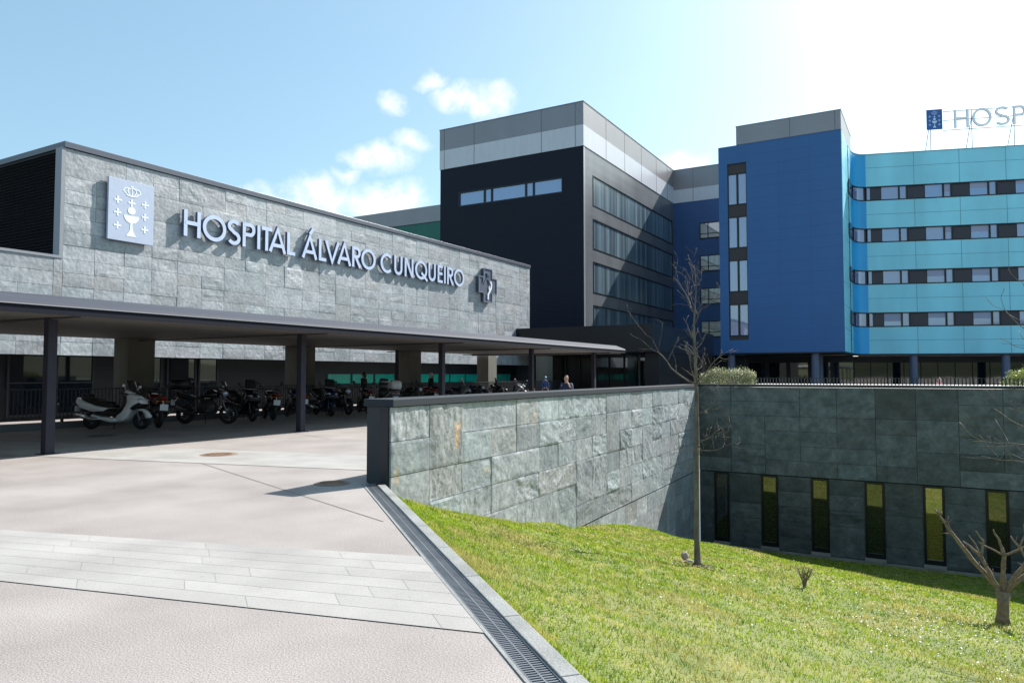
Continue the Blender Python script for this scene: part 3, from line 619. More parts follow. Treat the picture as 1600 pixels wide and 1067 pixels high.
X0, X1, Y0, Y1 = -44.3, -28.0, 61.2, 88.6
navy = cladding('navy_cladding', (.006, .009, .022), .6, 0, .3, 'Z', .15, spec=.25)
m = MB(); m.box(X0, X1 - .25, Y0 + .25, Y1, 0, 22.85); obj('wall_core', m, metal_black, DB)
m = MB(); fy = Y0
wx0, wx1, wz0, wz1 = -42.0, -30.15, 18.7, 20.2
m.box(X0, wx0, fy, fy + .25, 0, 22.84); m.box(wx1, X1 - .0, fy, fy + .25, 0, 22.84); m.box(wx0, wx1, fy, fy + .25, 0, wz0); m.box(wx0, wx1, fy, fy + .25, wz1, 22.84)
obj('front_wall', m, navy, DB)
sidem = cladding('side_cladding', (.135, .143, .16), .36, .15, .9, 'Z', .12, spec=1.0, var=.18)
m = MB(); rows = [(5.2, 8.16), (9.29, 12.3), (13.46, 16.4), (17.6, 20.57)]; xa, xb = X1 - .25, X1
m.box(xa, xb, Y0 + .251, 63.35, 0, 22.84); m.box(xa, xb, 87.5, Y1, 0, 22.84)
zz = 0
for a, b_ in rows + [(22.84, 22.84)]: m.box(xa, xb, 63.35, 87.5, zz, a); zz = b_
obj('side_wall', m, sidem, DB)
m = MB(); m.box(X1 + .004, X1 + .03, Y0 + .02, Y0 + .32, 4.9, 22.8); obj('corner_trim', m, mat('corner_trim_metal', (.38, .38, .4), .35, .4), DB)
for a, b_ in rows:
    f = MB(); t_ = .12
    f.box(xb - .08, xb + .03, 63.35, 63.47, a, b_); f.box(xb - .08, xb + .03, 87.38, 87.5, a, b_); f.box(xb - .08, xb + .03, 63.47, 87.38, a, a + t_); f.box(xb - .08, xb + .03, 63.47, 87.38, b_ - .08, b_)
    fo = obj('window', f, metal_black, DB); p = MB(); p.box(xb - .1, xb - .06, 63.47, 87.38, a + t_, b_ - .08); obj('pane', p, glass_str, fo)
    for k in range(7): f = MB(); f.box(xb - .059, xb - .05, 66.4 + 3 * k, 66.43 + 3 * k, a + t_, b_ - .08); obj('mullion', f, metal_dark, fo)
f = MB(); f.box(wx0, wx0 + .15, fy - .02, fy + .2, wz0, wz1); f.box(wx1 - .1, wx1, fy - .02, fy + .2, wz0, wz1); f.box(wx0 + .15, wx1 - .1, fy - .02, fy + .2, wz0, wz0 + .12); f.box(wx0 + .15, wx1 - .1, fy - .02, fy + .2, wz1 - .1, wz1)
for q in (-38.95, -38.1, -34.2, -33.35): f.box(q, q + .16, fy - .02, fy + .2, wz0 + .12, wz1 - .1)
fo = obj('window', f, metal_black, DB); p = MB(); p.box(wx0 + .15, wx1 - .1, fy + .1, fy + .14, wz0 + .12, wz1 - .1); obj('pane', p, glass_b, fo)
whiteb = mat('white_band_panel', (.56, .57, .62), .33, spec=1.0, var=.04, stretch=(1, 1, .2)); brownb = cladding('attic_panel', (.24, .225, .24), .36, .35, .25, 'Z', .15, spec=1.0)
def bands(par, x0, x1, y0, y1, specs, joints, jx=True):
    for nm, mt_, a, b_ in specs:
        m = MB(); m.box(x0, x1, y0, y1, a, b_); o = obj(nm, m, mt_, par)
        j = MB()
        for q in joints[0]: j.box(q, q + .05, y0 - .012, y0 + .01, a + .02, b_ - .01)
        for q in joints[1]: j.box(x1 - .01, x1 + .012, q, q + .05, a + .02, b_ - .01)
        if j.v: obj('panel_joints', j, mat('joint_grey', (.12, .12, .14), .5), o)
bands(DB, X0 - .06, X1 + .06, Y0 - .06, Y1, [('white_band', whiteb, 22.86, 24.84), ('attic', brownb, 24.845, 27.0)], ([-43.8, -40.1, -32.4, -28.8], [66.5, 71.5, 76.5, 81.5, 85.5]))
m = MB(); m.box(X0 - .1, X1 + .1, Y0 - .1, Y1, 27.003, 27.08); obj('roof_coping', m, metal_grey, DB)
# wing behind
WG = thing('rear_wing', 'dark blue recessed wing with grey attic joining the black block and the blue tower', 'building', (-20, 88, 0))
m = MB(); m.box(-28.6, -12, 88.0, 104, 3.9, 22.85); obj('wall', m, cladding('deep_blue_cladding', (.028, .09, .25), .5, 0, .3, 'Z', .2, var=.1), WG)
m = MB(); m.box(-28.6, -12, 90.5, 104, 0, 3.88); obj('ground_floor', m, metal_black, WG)
bands(WG, -28.5, -12.0, 87.96, 104, [('white_band', whiteb, 22.86, 24.5), ('attic', brownb, 24.505, 26.95)], ([-25.5], []))
m = MB(); m.box(-28.4, -12, 87.9, 104, 26.96, 27.03); obj('roof_coping', m, metal_grey, WG)
for z in (6.1, 10.1, 14.1, 18.1):
    f = MB(); f.box(-24.7, -24.6, 87.9, 88.04, z, z + 1.95); f.box(-21.4, -21.3, 87.9, 88.04, z, z + 1.95); f.box(-24.6, -21.4, 87.9, 88.04, z, z + .1); f.box(-24.6, -21.4, 87.9, 88.04, z + 1.85, z + 1.95); f.box(-23.75, -23.65, 87.9, 88.04, z + .1, z + 1.85); f.box(-24.6, -23.75, 87.9, 88.04, z + .55, z + .63); f.box(-23.65, -21.4, 87.9, 88.04, z + .55, z + .63)
    fo = obj('window', f, metal_black, WG); p = MB(); p.box(-24.6, -21.4, 87.96, 87.99, z + .1, z + 1.85); obj('pane', p, glass_r, fo)
# green wing
GW = thing('green_wing', 'green clad wing with grey attic behind the slate building', 'building', (-60, 88, 0))
m = MB(); m.box(-110, -44.4, 88, 104, 0, 24.4); obj('wall', m, cladding('green_cladding', (.012, .135, .105), .5, 0, .3, 'Z', .15), GW)
m = MB(); m.box(-110, -44.4, 87.94, 104, 24.52, 26.95); obj('attic', m, brownb, GW)
m = MB(); m.box(-110, -44.4, 88.02, 104, 24.401, 24.519); obj('shadow_gap', m, metal_black, GW)

# ------------------------------------------------------------------ blue tower and turquoise block
BT = thing('blue_tower', 'royal blue clad tower on columns with one vertical strip of windows', 'building', (-12, 67.7, 0))
blue = cladding('royal_blue_cladding', (.026, .115, .31), .5, 0, .3, 'Z', .12, var=.04)
tx0, tx1, ty = -17.2, -6.72, 67.7
m = MB(); m.box(tx0, -16.4, ty, ty + .3, 3.55, 22.66); m.box(-14.68, tx1 - .0, ty, ty + .3, 3.55, 22.66); m.box(-16.4, -14.68, ty, ty + .3, 3.55, 4.72); m.box(-16.4, -14.68, ty, ty + .3, 21.0, 22.66)
wl = obj('wall', m, blue, BT)
j = MB(); zz = 3.55
while zz < 22.5: zz += 1.0; j.box(-14.6, tx1 - .01, ty - .006, ty + .01, zz, zz + .018); j.box(tx0 + .01, -16.45, ty - .006, ty + .01, zz, zz + .018)
for q in (-11.9, -9.3): j.box(q, q + .02, ty - .0075, ty + .01, 3.6, 22.6)
obj('panel_joints', j, mat('blue_joint', (.018, .08, .22), .5), wl)
m = MB(); m.box(tx0, tx1, ty + .301, 80, 3.6, 22.6); obj('wall_core', m, metal_black, BT)
m = MB(); m.box(tx0 + .05, tx1 - .05, ty + .05, 80, 3.45, 3.549); obj('soffit', m, metal_black, BT)
for z in (5.18, 9.23, 13.24, 17.24):
    f = MB(); 
    f.box(-16.4, -16.32, ty + .12, ty + .3, z - .1, z + 2.85); f.box(-14.76, -14.68, ty + .12, ty + .3, z - .1, z + 2.85); f.box(-15.62, -15.44, ty + .12, ty + .3, z, z + 2.75); f.box(-16.32, -14.76, ty + .12, ty + .3, z - .1, z); f.box(-16.32, -14.76, ty + .12, ty + .3, z + 2.75, z + 2.85)
    fo = obj('window', f, metal_black, BT); p = MB(); p.box(-16.32, -15.62, ty + .2, ty + .23, z, z + 2.75); p.box(-15.44, -14.76, ty + .2, ty + .23, z, z + 2.75); obj('pane', p, glass_v, fo)
for z0, z1 in ((4.72, 5.08), (8.03, 9.13), (12.08, 13.14), (16.09, 17.14), (20.09, 21.0)):
    m = MB(); m.box(-16.4, -14.68, ty + .16, ty + .3, z0, z1); obj('spandrel', m, mat('spandrel_brown', (.035, .026, .026), .5), BT)
turq = mat('turquoise_panel', (.255, .67, .80), .42, var=.10, vscale=.4, stretch=(1, 1, .3)); azure = mat('azure_panel', (.02, .36, .74), .35, var=.12, vscale=.8, stretch=(1, 1, .1))
bands(BT, -15.55, tx1 + .02, ty - .02, 76, [('attic', brownb, 22.68, 24.35)], ([-10.9, -7.2], []))
m = MB(); m.box(-15.58, tx1 + .05, ty - .05, 76, 24.352, 24.42); obj('roof_coping', m, metal_grey, BT)
# side skin
z = 3.55; m = MB(); j = MB()
while z < 22.6:
    z2 = min(z + 2.0, 22.62); m.box(tx1 + .003, tx1 + .05, ty + .0, 72.4, z, z2 - .04); z = z2
obj('side_panel', m, turq, BT)
# turquoise block
TB = thing('turquoise_block', 'turquoise clad block with ribbons of windows and rooftop lettering', 'building', (-5.5, 76.4, 0))
d = Vector((12.2, 3.9, 0)).normalized(); nrm_ = Vector((d.y, -d.x, 0)); PO = Vector((-5.5, 76.4, 0))
def fp(u, o=0): p = PO + d * u + nrm_ * o; return (p.x, p.y)
def bez(t): a, b_, c_ = Vector((-6.62, 73.8)), Vector((-6.62, 76.02)), Vector((-5.5, 76.4)); return a * (1 - t) ** 2 + b_ * 2 * t * (1 - t) + c_ * t * t
def front(o):
    pts = [(-6.62 + o, 72.41)]
    for i in range(11):
        t_ = i / 10; p = bez(t_); q = bez(min(1, t_ + .02)) - bez(max(0, t_ - .02)); q.normalize(); nn = Vector((q.y, -q.x)); p2 = p + nn * o; pts.append((p2.x, p2.y))
    pts.append(fp(34, o)); return pts
def foot(o): return front(o) + [fp(34, -14), (-6.6, 92)]
FB = 6.05; bz = [(3.55, FB)] + [(FB + 1.38 + 4 * k, FB + 4 + 4 * k) for k in range(3)] + [(FB + 1.38 + 12, 22.5)]
for a, b_ in bz:
    m = MB(); m.prism(foot(0), a, b_); wl = obj('wall', m, turq, TB)
    j = MB(); mz = (a + b_) / 2 + .25 if b_ > 21 else (a + b_) / 2
    for k in range(8): 
        q0, q1 = fp(4.18 + 3.86 * k, .006), fp(4.18 + 3.86 * k + .035, .006); q2, q3 = fp(4.18 + 3.86 * k + .035, -.01), fp(4.18 + 3.86 * k, -.01); j.prism([q0, q1, q2, q3], a + .02, b_ - .02)
    fr = front(.005); bk = front(-.01); j.prism(fr + bk[::-1], mz, mz + .03)
    obj('panel_joints', j, mat('turquoise_joint', (.05, .2, .28), .5), wl)
    m = MB(); fr = front(.012)[1:12]; bk = front(.002)[1:12]; m.prism(fr + bk[::-1], a, b_ - .003); obj('curved_panel', m, azure, TB)
m = MB(); m.prism(foot(.05), 22.503, 22.58); obj('roof_coping', m, mat('turquoise_coping', (.2, .42, .5), .5), TB)
m = MB(); m.prism(foot(-.15), 3.4, 22.4); obj('wall_core', m, mat('spandrel_plum', (.028, .024, .04), .35), TB)
for k in range(4):
    z0 = FB + 4 * k + .002; z1 = z0 + 1.376
    m = MB(); fr = front(.02); bk = front(-.148); m.prism(fr + bk[::-1], z0, z0 + .1); m.prism(fr + bk[::-1], z1 - .1, z1); rb = obj('ribbon_frame', m, metal_black, TB)
    def pane(u0, u1, mt_, par):
        m = MB(); m.prism([fp(u0, -.10), fp(u1, -.10), fp(u1, -.145), fp(u0, -.145)], z0 + .1, z1 - .1); obj('pane', m, mt_, par)
    f = MB(); f.prism([fp(.0, .02), fp(.06, .02), fp(.06, -.14), fp(0, -.14)], z0 + .1, z1 - .1); fo = obj('window', f, metal_black, TB); pane(.07, .36, glass_v, fo)
    for i in range(8):
        u = 1.37 + 3.78 * i
        f = MB(); 
        for q in (u + 1.46, u + 2.14): f.prism([fp(q, .015), fp(q + .12, .015), fp(q + .12, -.14), fp(q, -.14)], z0 + .1, z1 - .1)
        fo = obj('window', f, metal_black, TB); pane(u, u + 1.46, random.choice((glass_v, glass_b, glass_v)), fo); pane(u + 1.58, u + 2.14, glass_v, fo)
        if random.random() < .6:
            hb = random.uniform(.15, .75); u_ = u + random.choice((0, 0, 1.58)); u2_ = u_ + (1.46 if u_ == u else .56)
            m = MB(); m.prism([fp(u_ + .01, -.085), fp(u2_ - .01, -.085), fp(u2_ - .01, -.098), fp(u_ + .01, -.098)], z1 - .1 - hb, z1 - .101); obj('blind', m, mat('window_blind', (.30, .33, .46), .6), fo)
    # curved corner panes
    m = MB(); fr = front(-.05)[5:11]; bk = front(-.10)[5:11]; m.prism(fr + bk[::-1], z0 + .1, z1 - .1); obj('corner_pane', m, glass_v, rb)
    m = MB(); m.prism([(-6.56, 71.9), (-6.50, 71.9), (-6.50, 73.7), (-6.56, 73.7)], z0 + .1, z1 - .1); obj('corner_pane', m, glass_d, rb)
# pilotis and recessed ground floor
colm = mat('column_paint', (.10, .12, .19), .5)
def column(par, x, y, r=.33): m = MB(); m.tube([(x, y, 0), (x, y, 3.46)], r, 20); obj('column', m, colm, par, smooth=False)
for x, y in ((-9.2, 68.4), (-16.4, 68.4), (-9.6, 74.0)): column(BT, x, y)
for u in (3.95, 11.65, 19.4, 27.1): q = fp(u, -.6); column(TB, q[0], q[1], .36)
m = MB(); m.box(-17.0, -6.9, 76.0, 76.2, 0, 3.44); obj('ground_floor', m, mat('dark_base', (.012, .013, .018), .5), BT)
for k in range(5): m = MB(); m.box(-16.5 + 2 * k, -14.9 + 2 * k, 75.92, 75.99, .2, 2.75); obj('ground_window', m, glass_d, BT)
m = MB(); m.prism([fp(-1, -3.4), fp(34, -3.4), fp(34, -3.6), fp(-1, -3.6)], 0, 3.39); obj('ground_floor', m, mat('dark_base'), TB)
for k in range(16):
    m = MB(); u = -.6 + 1.5 * k; m.prism([fp(u, -3.3), fp(u + 1.42, -3.3), fp(u + 1.42, -3.38), fp(u, -3.38)], .2, 2.75); obj('ground_window', m, glass_mat('shaded_glass', (.006, .010, .016), ior=1.45), TB)
# rooftop sign
RS = thing('rooftop_sign', 'thin silver letters on a strut frame with blue emblem panel on the turquoise roof', 'sign', (PO.x, PO.y + 2, 22.5))
RB = -1.2
def rf(p, q, x): v = PO + d * p + nrm_ * (RB + x); return (v.x, v.y, q)
m = MB()
for z in (24.75, 25.7, 26.55): ribbon(m, [(7.2, z), (33, z)], .055, -.05, -.02, rf)
u = 6.1
while u < 33:
    a, b_ = rf(u, 22.55, -.04), rf(u, 26.6, -.04); m.tube([a, b_], .035, 6); a2 = rf(u - .1, 22.55, -1.6); m.tube([a2, rf(u, 25.9, -.04)], .035, 6); u += 3.55
obj('frame', m, mat('sign_frame', (.10, .10, .15), .5), RS)
m = MB(); plate(m, [(5.76, 24.87), (7.12, 24.87), (7.12, 26.8), (5.76, 26.8)], 0, .08, rf); pn_ = obj('emblem_panel', m, mat('emblem_blue', (.03, .11, .36), .5), RS)
emblem(pn_, lambda p, q, x: rf(5.76 + p, 24.87 + q, x), .0805, 1.36, 1.93, mat('emblem_light', (.55, .66, .82), .5))
S_ = .2; H_ = 1.72; silver = mat('thin_letter', (.95, .93, .99), .5); uu = 8.13
for ch, w_ in (('H', 1.25), ('O', 1.62), ('S', 1.2), ('P', 1.05), ('I', .2), ('T', 1.1), ('A', 1.5), ('L', .9)):
    letter(ch, uu, w_, RS, lambda p, q, x: rf(p, 24.9 + q, x), .0, .12, silver); uu += w_ + .30

# ------------------------------------------------------------------ manholes
def manhole(x, y, r, label, mt_):
    t_ = thing('manhole_cover', label, 'manhole cover', (x, y, 0), 'manhole covers in the plaza', world=False)
    m = MB(); m.tube([(0, 0, -.02), (0, 0, .010)], r, 32); obj('frame', m, mat('manhole_rim', (.22, .17, .13), .7), t_)
    m = MB(); m.tube([(0, 0, .0101), (0, 0, .016)], r * .84, 32)
    for a in range(-4, 5):
        for b_ in range(-4, 5):
            if math.hypot(a, b_) * .17 < .72: m.box((a * .17 - .05) * r, (a * .17 + .05) * r, (b_ * .17 - .05) * r, (b_ * .17 + .05) * r, .0161, .021)
    obj('cover', m, mt_, t_)
rust = mat('rusty_iron', (.24, .15, .10), .75, var=.35, vscale=20)
manhole(-12.44, 9.72, .36, 'rusty round manhole cover in the sunlit far pale band', rust)
manhole(-7.72, 8.0, .26, 'rusty round manhole cover beside the wall end', rust)
manhole(-18.8, 11.1, .40, 'dark round manhole cover in the canopy shade', mat('dark_iron', (.05, .05, .055), .6))

# ------------------------------------------------------------------ motorcycles
tyre_m = mat('tyre_rubber', (.012, .012, .013), .7); rim_m = mat('alloy_rim', (.10, .10, .11), .4, .7); chrome = mat('chrome', (.6, .6, .62), .15, .9)
black_p = mat('black_plastic', (.012, .012, .014), .4); black_g = mat('black_gloss', (.015, .015, .018), .15); seat_m = mat('seat_vinyl', (.02, .018, .018), .55)
red_l = mat('red_lens', (.35, .02, .015), .2); amber_l = mat('amber_lens', (.7, .22, .03), .2); lens = mat('head_lens', (.55, .60, .75), .08, .3); plate_m = mat('plate_white', (.75, .76, .80), .5)
mirror_m = mat('mirror_glass', (.5, .55, .6), .05, .9); clear = glass_mat('screen_tint', (.03, .035, .04), ior=1.6)
def wheel(par, x, r, tw=.065, spokes=5, name='wheel'):
    m = MB(); m.torus((x, 0, r), r - tw, tw, 30, 8, sq=1.0); wv = obj(name, m, tyre_m, par, smooth=True)
    m = MB(); m.torus((x, 0, r), r - tw * 1.75, .018, 28, 6, sq=2.2); m.tube([(x, -.07, r), (x, .07, r)], .045, 12)
    for k in range(spokes):
        a = 2 * math.pi * k / spokes; m.tube([(x, 0, r), (x + (r - tw * 1.8) * math.cos(a), 0, r + (r - tw * 1.8) * math.sin(a))], [.022, .014], 6)
    obj('rim', m, rim_m, wv)
    m = MB(); m.torus((x, .075, r), r * .38, .012, 24, 4, sq=.4); obj('brake_disc', m, chrome, wv); return wv
def mirrors(par, x, z, w_=.38, hx=-.02, col=black_p):
    for s in (-1, 1):
        m = MB(); m.tube([(x, s * .2, z), (x + .02, s * (w_ - .08), z + .13), (x + hx, s * w_, z + .17)], .008, 6); m.ball((x + hx, s * w_, z + .19), .025, .07, .045, 12, 6); obj('mirror', m, col, par, smooth=True)
def scooter(name, label, body_m, group='motorcycles and scooters parked under the canopy', box=None, case_m=None):
    t_ = thing(name, label, 'scooter', group=group, world=False)
    wheel(t_, .80, .27, .065); wheel(t_, -.72, .26, .075)
    m = MB(); m.puff([(.98, .30), (1.08, .36), (1.0, .50), (.85, .60), (.66, .58), (.58, .48), (.70, .545), (.86, .53)], .09); obj('front_fender', m, body_m, t_, True)
    m = MB(); m.puff([(.58, .60), (.74, .63), (.88, .74), (.86, .84), (.70, .96), (.50, 1.03), (.42, 1.0), (.44, .84), (.40, .70), (.28, .48), (.10, .34), (.12, .24), (.30, .22), (.46, .34), (.52, .50)], .22, .84); obj('front_fairing', m, body_m, t_, True)
    m = MB(); m.puff([(.90, .72), (.84, .68), (.60, .56), (.54, .60), (.66, .70), (.82, .78)], .235, .9); obj('lower_grille', m, black_p, t_, True)
    m = MB(); m.puff([(.44, 1.02), (.52, 1.08), (.44, 1.16), (.30, 1.10), (.30, 1.04)], .15, .8); obj('handlebar_cover', m, body_m, t_, True)
    m = MB(); m.puff([(.40, .98), (.44, .80), (.28, .50), (.14, .40), (.08, .46), (.24, .62), (.32, .84), (.32, .98)], .20, .85); obj('leg_shield', m, black_p, t_, True)
    m = MB(); m.puff([(.20, .24), (.12, .32), (-.30, .36), (-.62, .44), (-.66, .38), (-.3, .26), (.0, .20)], .235); obj('lower_fairing', m, body_m, t_, True)
    m = MB(); m.puff([(.25, .34), (.20, .52), (.02, .60), (-.5, .60), (-.62, .45), (-.2, .38)], .17); obj('floor_tunnel', m, black_p, t_, True)
    m = MB(); m.puff([(-.12, .60), (-.45, .66), (-.80, .78), (-1.10, .92), (-1.16, .80), (-1.02, .62), (-.62, .50), (-.25, .52)], .21); obj('tail_fairing', m, body_m, t_, True)
    m = MB(); m.puff([(.04, .62), (-.06, .80), (-.38, .80), (-.50, .90), (-.82, .93), (-.90, 1.04), (-1.0, 1.02), (-.98, .86), (-.4, .66)], .20); obj('seat', m, seat_m, t_, True)
    m = MB(); m.puff([(.58, 1.06), (.52, 1.12), (.40, 1.42), (.36, 1.42), (.46, 1.10)], .2, .8); obj('windscreen', m, clear, t_, True)
    m = MB(); m.tube([(.36, -.34, 1.04), (.40, -.12, 1.02), (.40, .12, 1.02), (.36, .34, 1.04)], .017, 8); m.tube([(.36, -.36, 1.04), (.35, -.24, 1.04)], .025, 8); m.tube([(.36, .36, 1.04), (.35, .24, 1.04)], .025, 8); obj('handlebar', m, black_p, t_, True)
    for s in (-1, 1): m = MB(); m.ball((.765, s * .135, .845), .10, .085, .05, 16, 8); obj('headlight', m, lens, t_, True)
    m = MB(); m.ball((-1.12, 0, .84), .05, .15, .045, 12, 6); obj('tail_light', m, red_l, t_, True)
    m = MB(); m.tube([(-.3, -.2, .30), (-.55, -.22, .30), (-1.05, -.24, .40)], [.03, .06, .065], 12); obj('exhaust', m, chrome, t_, True)
    m = MB(); m.box(-1.19, -1.175, -.11, .11, .52, .68); obj('plate', m, plate_m, t_)
    for s in (-1, 1): m = MB(); m.tube([(.66, s * .09, .60), (.80, s * .09, .27)], .024, 8); obj('fork', m, metal_grey, t_)
    m = MB(); m.tube([(-.1, .1, .22), (-.18, .24, .02)], .012, 6); m.box(-.24, -.12, .2, .28, 0, .015); obj('side_stand', m, black_p, t_)
    mirrors(t_, .42, 1.06, .4, .02, body_m)
    if box: m = MB(); m.puff([(-.72, .98), (-1.18, .98), (-1.24, 1.12), (-1.16, 1.30), (-.95, 1.36), (-.72, 1.30), (-.66, 1.14)], .23, .8, .45); obj('top_case', m, case_m or black_p, t_, True)
    return t_
def motorbike(name, label, tank_m, group='motorcycles and scooters parked under the canopy', box=False, screen=False, tall=0., box_m=None):
    t_ = thing(name, label, 'motorcycle', group=group, world=False); h = tall
    wheel(t_, .74, .31 + h * .2, .06, 10); wheel(t_, -.70, .31, .075, 6)
    m = MB(); m.puff([(.34, .78 + h), (.40, .92 + h), (.22, 1.03 + h), (-.02, .98 + h), (-.14, .84 + h), (-.08, .76 + h)], .15, .8, .45); obj('tank', m, tank_m, t_, True)
    m = MB(); m.puff([(-.10, .82 + h), (-.35, .80 + h), (-.55, .88 + h), (-.92, .93 + h), (-.90, .84 + h), (-.50, .74 + h), (-.14, .74 + h)], .13); obj('seat', m, seat_m, t_, True)
    m = MB(); m.puff([(-.45, .78 + h), (-.98, .96 + h), (-1.06, .90 + h), (-.9, .78 + h), (-.5, .66 + h)], .10); obj('tail_fairing', m, tank_m, t_, True)
    m = MB(); m.puff([(.30, .36), (.34, .58), (.22, .72 + h), (-.12, .72 + h), (-.28, .60), (-.26, .34), (.0, .26)], .16, .88, .7); m.tube([(.05, -.2, .42), (.05, .2, .42)], .10, 14); obj('engine', m, mat('engine_alloy', (.05, .05, .052), .5, .6), t_, True)
    m = MB(); m.tube([(.36, 0, .95 + h), (.1, .1, .75 + h), (-.3, .12, .55), (-.35, .1, .36)], .028, 8); m.tube([(-.2, -.12, .72 + h), (-.9, -.06, .84 + h)], .018, 6); m.tube([(-.28, .13, .38), (-.70, .13, .31)], .03, 8); m.tube([(-.28, -.13, .38), (-.70, -.13, .31)], .03, 8); obj('frame', m, black_p, t_, True)
    for s in (-1, 1): m = MB(); m.tube([(.42, s * .09, .98 + h), (.74, s * .09, .31)], .026, 8); obj('fork', m, metal_grey, t_, True)
    m = MB(); m.puff([(.98, .55 + h * .6), (.86, .67 + h * .6), (.70, .69 + h * .6), (.52, .60 + h * .6), (.60, .58 + h * .6), (.74, .64 + h * .6), (.88, .60 + h * .6)], .075); obj('front_fender', m, tank_m, t_, True)
    m = MB(); m.ball((.58, 0, .93 + h), .09, .11, .10, 14, 8); obj('headlight', m, lens, t_, True)
    m = MB(); m.puff([(.56, 1.0 + h), (.50, .86 + h), (.34, .94 + h), (.40, 1.06 + h)], .14); obj('headlight_cowl', m, black_g, t_, True)
    m = MB(); m.tube([(.26, -.37, 1.05 + h), (.38, -.14, 1.06 + h), (.38, .14, 1.06 + h), (.26, .37, 1.05 + h)], .015, 8); m.tube([(.26, -.38, 1.05 + h), (.30, -.27, 1.055 + h)], .024, 8); m.tube([(.26, .38, 1.05 + h), (.30, .27, 1.055 + h)], .024, 8); obj('handlebar', m, black_p, t_, True)
    m = MB(); m.tube([(.15, -.12, .34), (-.2, -.17, .28), (-.45, -.19, .34), (-.95, -.2, .52)], [.03, .03, .055, .06], 12); obj('exhaust', m, rim_m, t_, True)
    m = MB(); m.ball((-1.05, 0, .90 + h), .04, .09, .035, 12, 6); obj('tail_light', m, red_l, t_, True)
    m = MB(); m.tube([(-.95, 0, .82 + h), (-1.12, 0, .62 + h)], .02, 6); m.box(-1.15, -1.13, -.11, .11, .54 + h, .72 + h); m.T = None; obj('plate', m, plate_m, t_)
    for s in (-1, 1): m = MB(); m.ball((-.98, s * .17, .80 + h), .03, .03, .025, 8, 5); m.tube([(-.97, 0, .81 + h), (-.98, s * .16, .8 + h)], .008, 5); obj('indicator', m, amber_l, t_, True)
    m = MB(); m.tube([(-.1, .12, .3), (-.16, .3, .02)], .013, 6); obj('side_stand', m, black_p, t_)
    mirrors(t_, .34, 1.07 + h, .42)
    if screen: m = MB(); m.puff([(.60, 1.02 + h), (.66, .98 + h), (.50, 1.32 + h), (.46, 1.32 + h)], .16, .85); obj('windscreen', m, clear, t_, True)
    if box:
        m = MB(); m.puff([(-.62, 1.02 + h), (-1.16, 1.02 + h), (-1.18, 1.30 + h), (-1.12, 1.36 + h), (-.66, 1.36 + h), (-.60, 1.30 + h)], .24, .92, .8); obj('top_case', m, black_p, t_, True)
        m = MB(); m.box(-1.14, -.64, -.2, .2, 1.362 + h, 1.38 + h); obj('case_lid', m, box_m or rim_m, t_)
    return t_
G = 'motorcycles and scooters parked under the canopy'
whitep = mat('scooter_white', (.85, .86, .88), .25); silverp = mat('scooter_silver', (.20, .21, .23), .3, .4); darkred = mat('dark_red_paint', (.10, .008, .008), .25); navyp = mat('navy_paint', (.012, .018, .05), .25)
protos = {}
def place(kind, px_y, xoff, ang, label, paint, **kw):
    """kind of two wheeler, at (x, y) with heading ang in degrees; the first of each kind is the model, later ones are copies"""
    key = (kind, tuple(sorted((k, v if not hasattr(v, 'name') else v.name) for k, v in kw.items())))
    if key not in protos:
        o = (scooter if kind == 'scooter' else motorbike)(kind, label, paint, **kw); protos[key] = (o, paint)
    else:
        src, pm = protos[key]; o = copy_tree(src); o['label'] = label
        for ch in [c for c in o.children] + [g for c in o.children for g in c.children]:
            for sl_ in ch.material_slots:
                if sl_.material == pm and paint != pm: sl_.link = 'OBJECT'; sl_.material = paint
    o.location = (xoff, px_y, 0.006); o.rotation_euler = (R(-4 if abs(ang) < 90 else 4), 0, R(ang)); return o
place('scooter', 12.62, -20.75, 26, 'white maxi scooter with chrome exhaust nearest the first canopy post', whitep)
place('motorbike', 13.75, -20.7, 160, 'dark motorcycle seen from behind right of the white scooter', darkred)
place('motorbike', 15.5, -20.5, 27, 'tall black adventure motorcycle with a flat topped top case', black_g, box=True, screen=True, tall=.06)
place('scooter', 17.2, -20.9, -12, 'black scooter facing out just right of the adventure motorcycle', black_g)
place('motorbike', 18.15, -20.6, 150, 'black motorcycle with white number plate left of the second canopy post', black_g)
place('motorbike', 19.3, -20.6, 155, 'black motorcycle partly behind the second canopy post', navyp)
place('scooter', 20.9, -20.7, -24, 'dark scooter with lit headlamp lens right of the second canopy post', navyp)
place('motorbike', 21.9, -20.8, -18, 'black motorcycle facing out next to the dark scooter', black_g)
place('motorbike', 23.0, -20.5, 146, 'black motorcycle with orange rear lamp left of the white top case', black_g)
place('scooter', 24.6, -20.7, 150, 'silver scooter with rounded white top case above the wall end', silverp, box=True, case_m=whitep)
place('motorbike', 26.0, -20.6, 20, 'black motorcycle behind the wall end beside the silver scooter', black_g)
place('motorbike', 27.5, -20.7, 150, 'dark red motorcycle beside the thin rear canopy post', darkred)
place('scooter', 29.6, -20.6, 25, 'silver grey scooter right of the third front canopy post', silverp)
place('motorbike', 31.2, -20.6, 28, 'dark motorcycle between the third post and the last concrete pillar', navyp)
place('scooter', 32.8, -20.6, 24, 'black scooter with tall screen in front of the last concrete pillar', black_g)
place('scooter', 34.9, -20.6, 28, 'silver scooter just left of the fourth front canopy post', silverp)
place('motorbike', 36.5, -20.6, 150, 'black motorcycle right beside the fourth front canopy post', black_g)

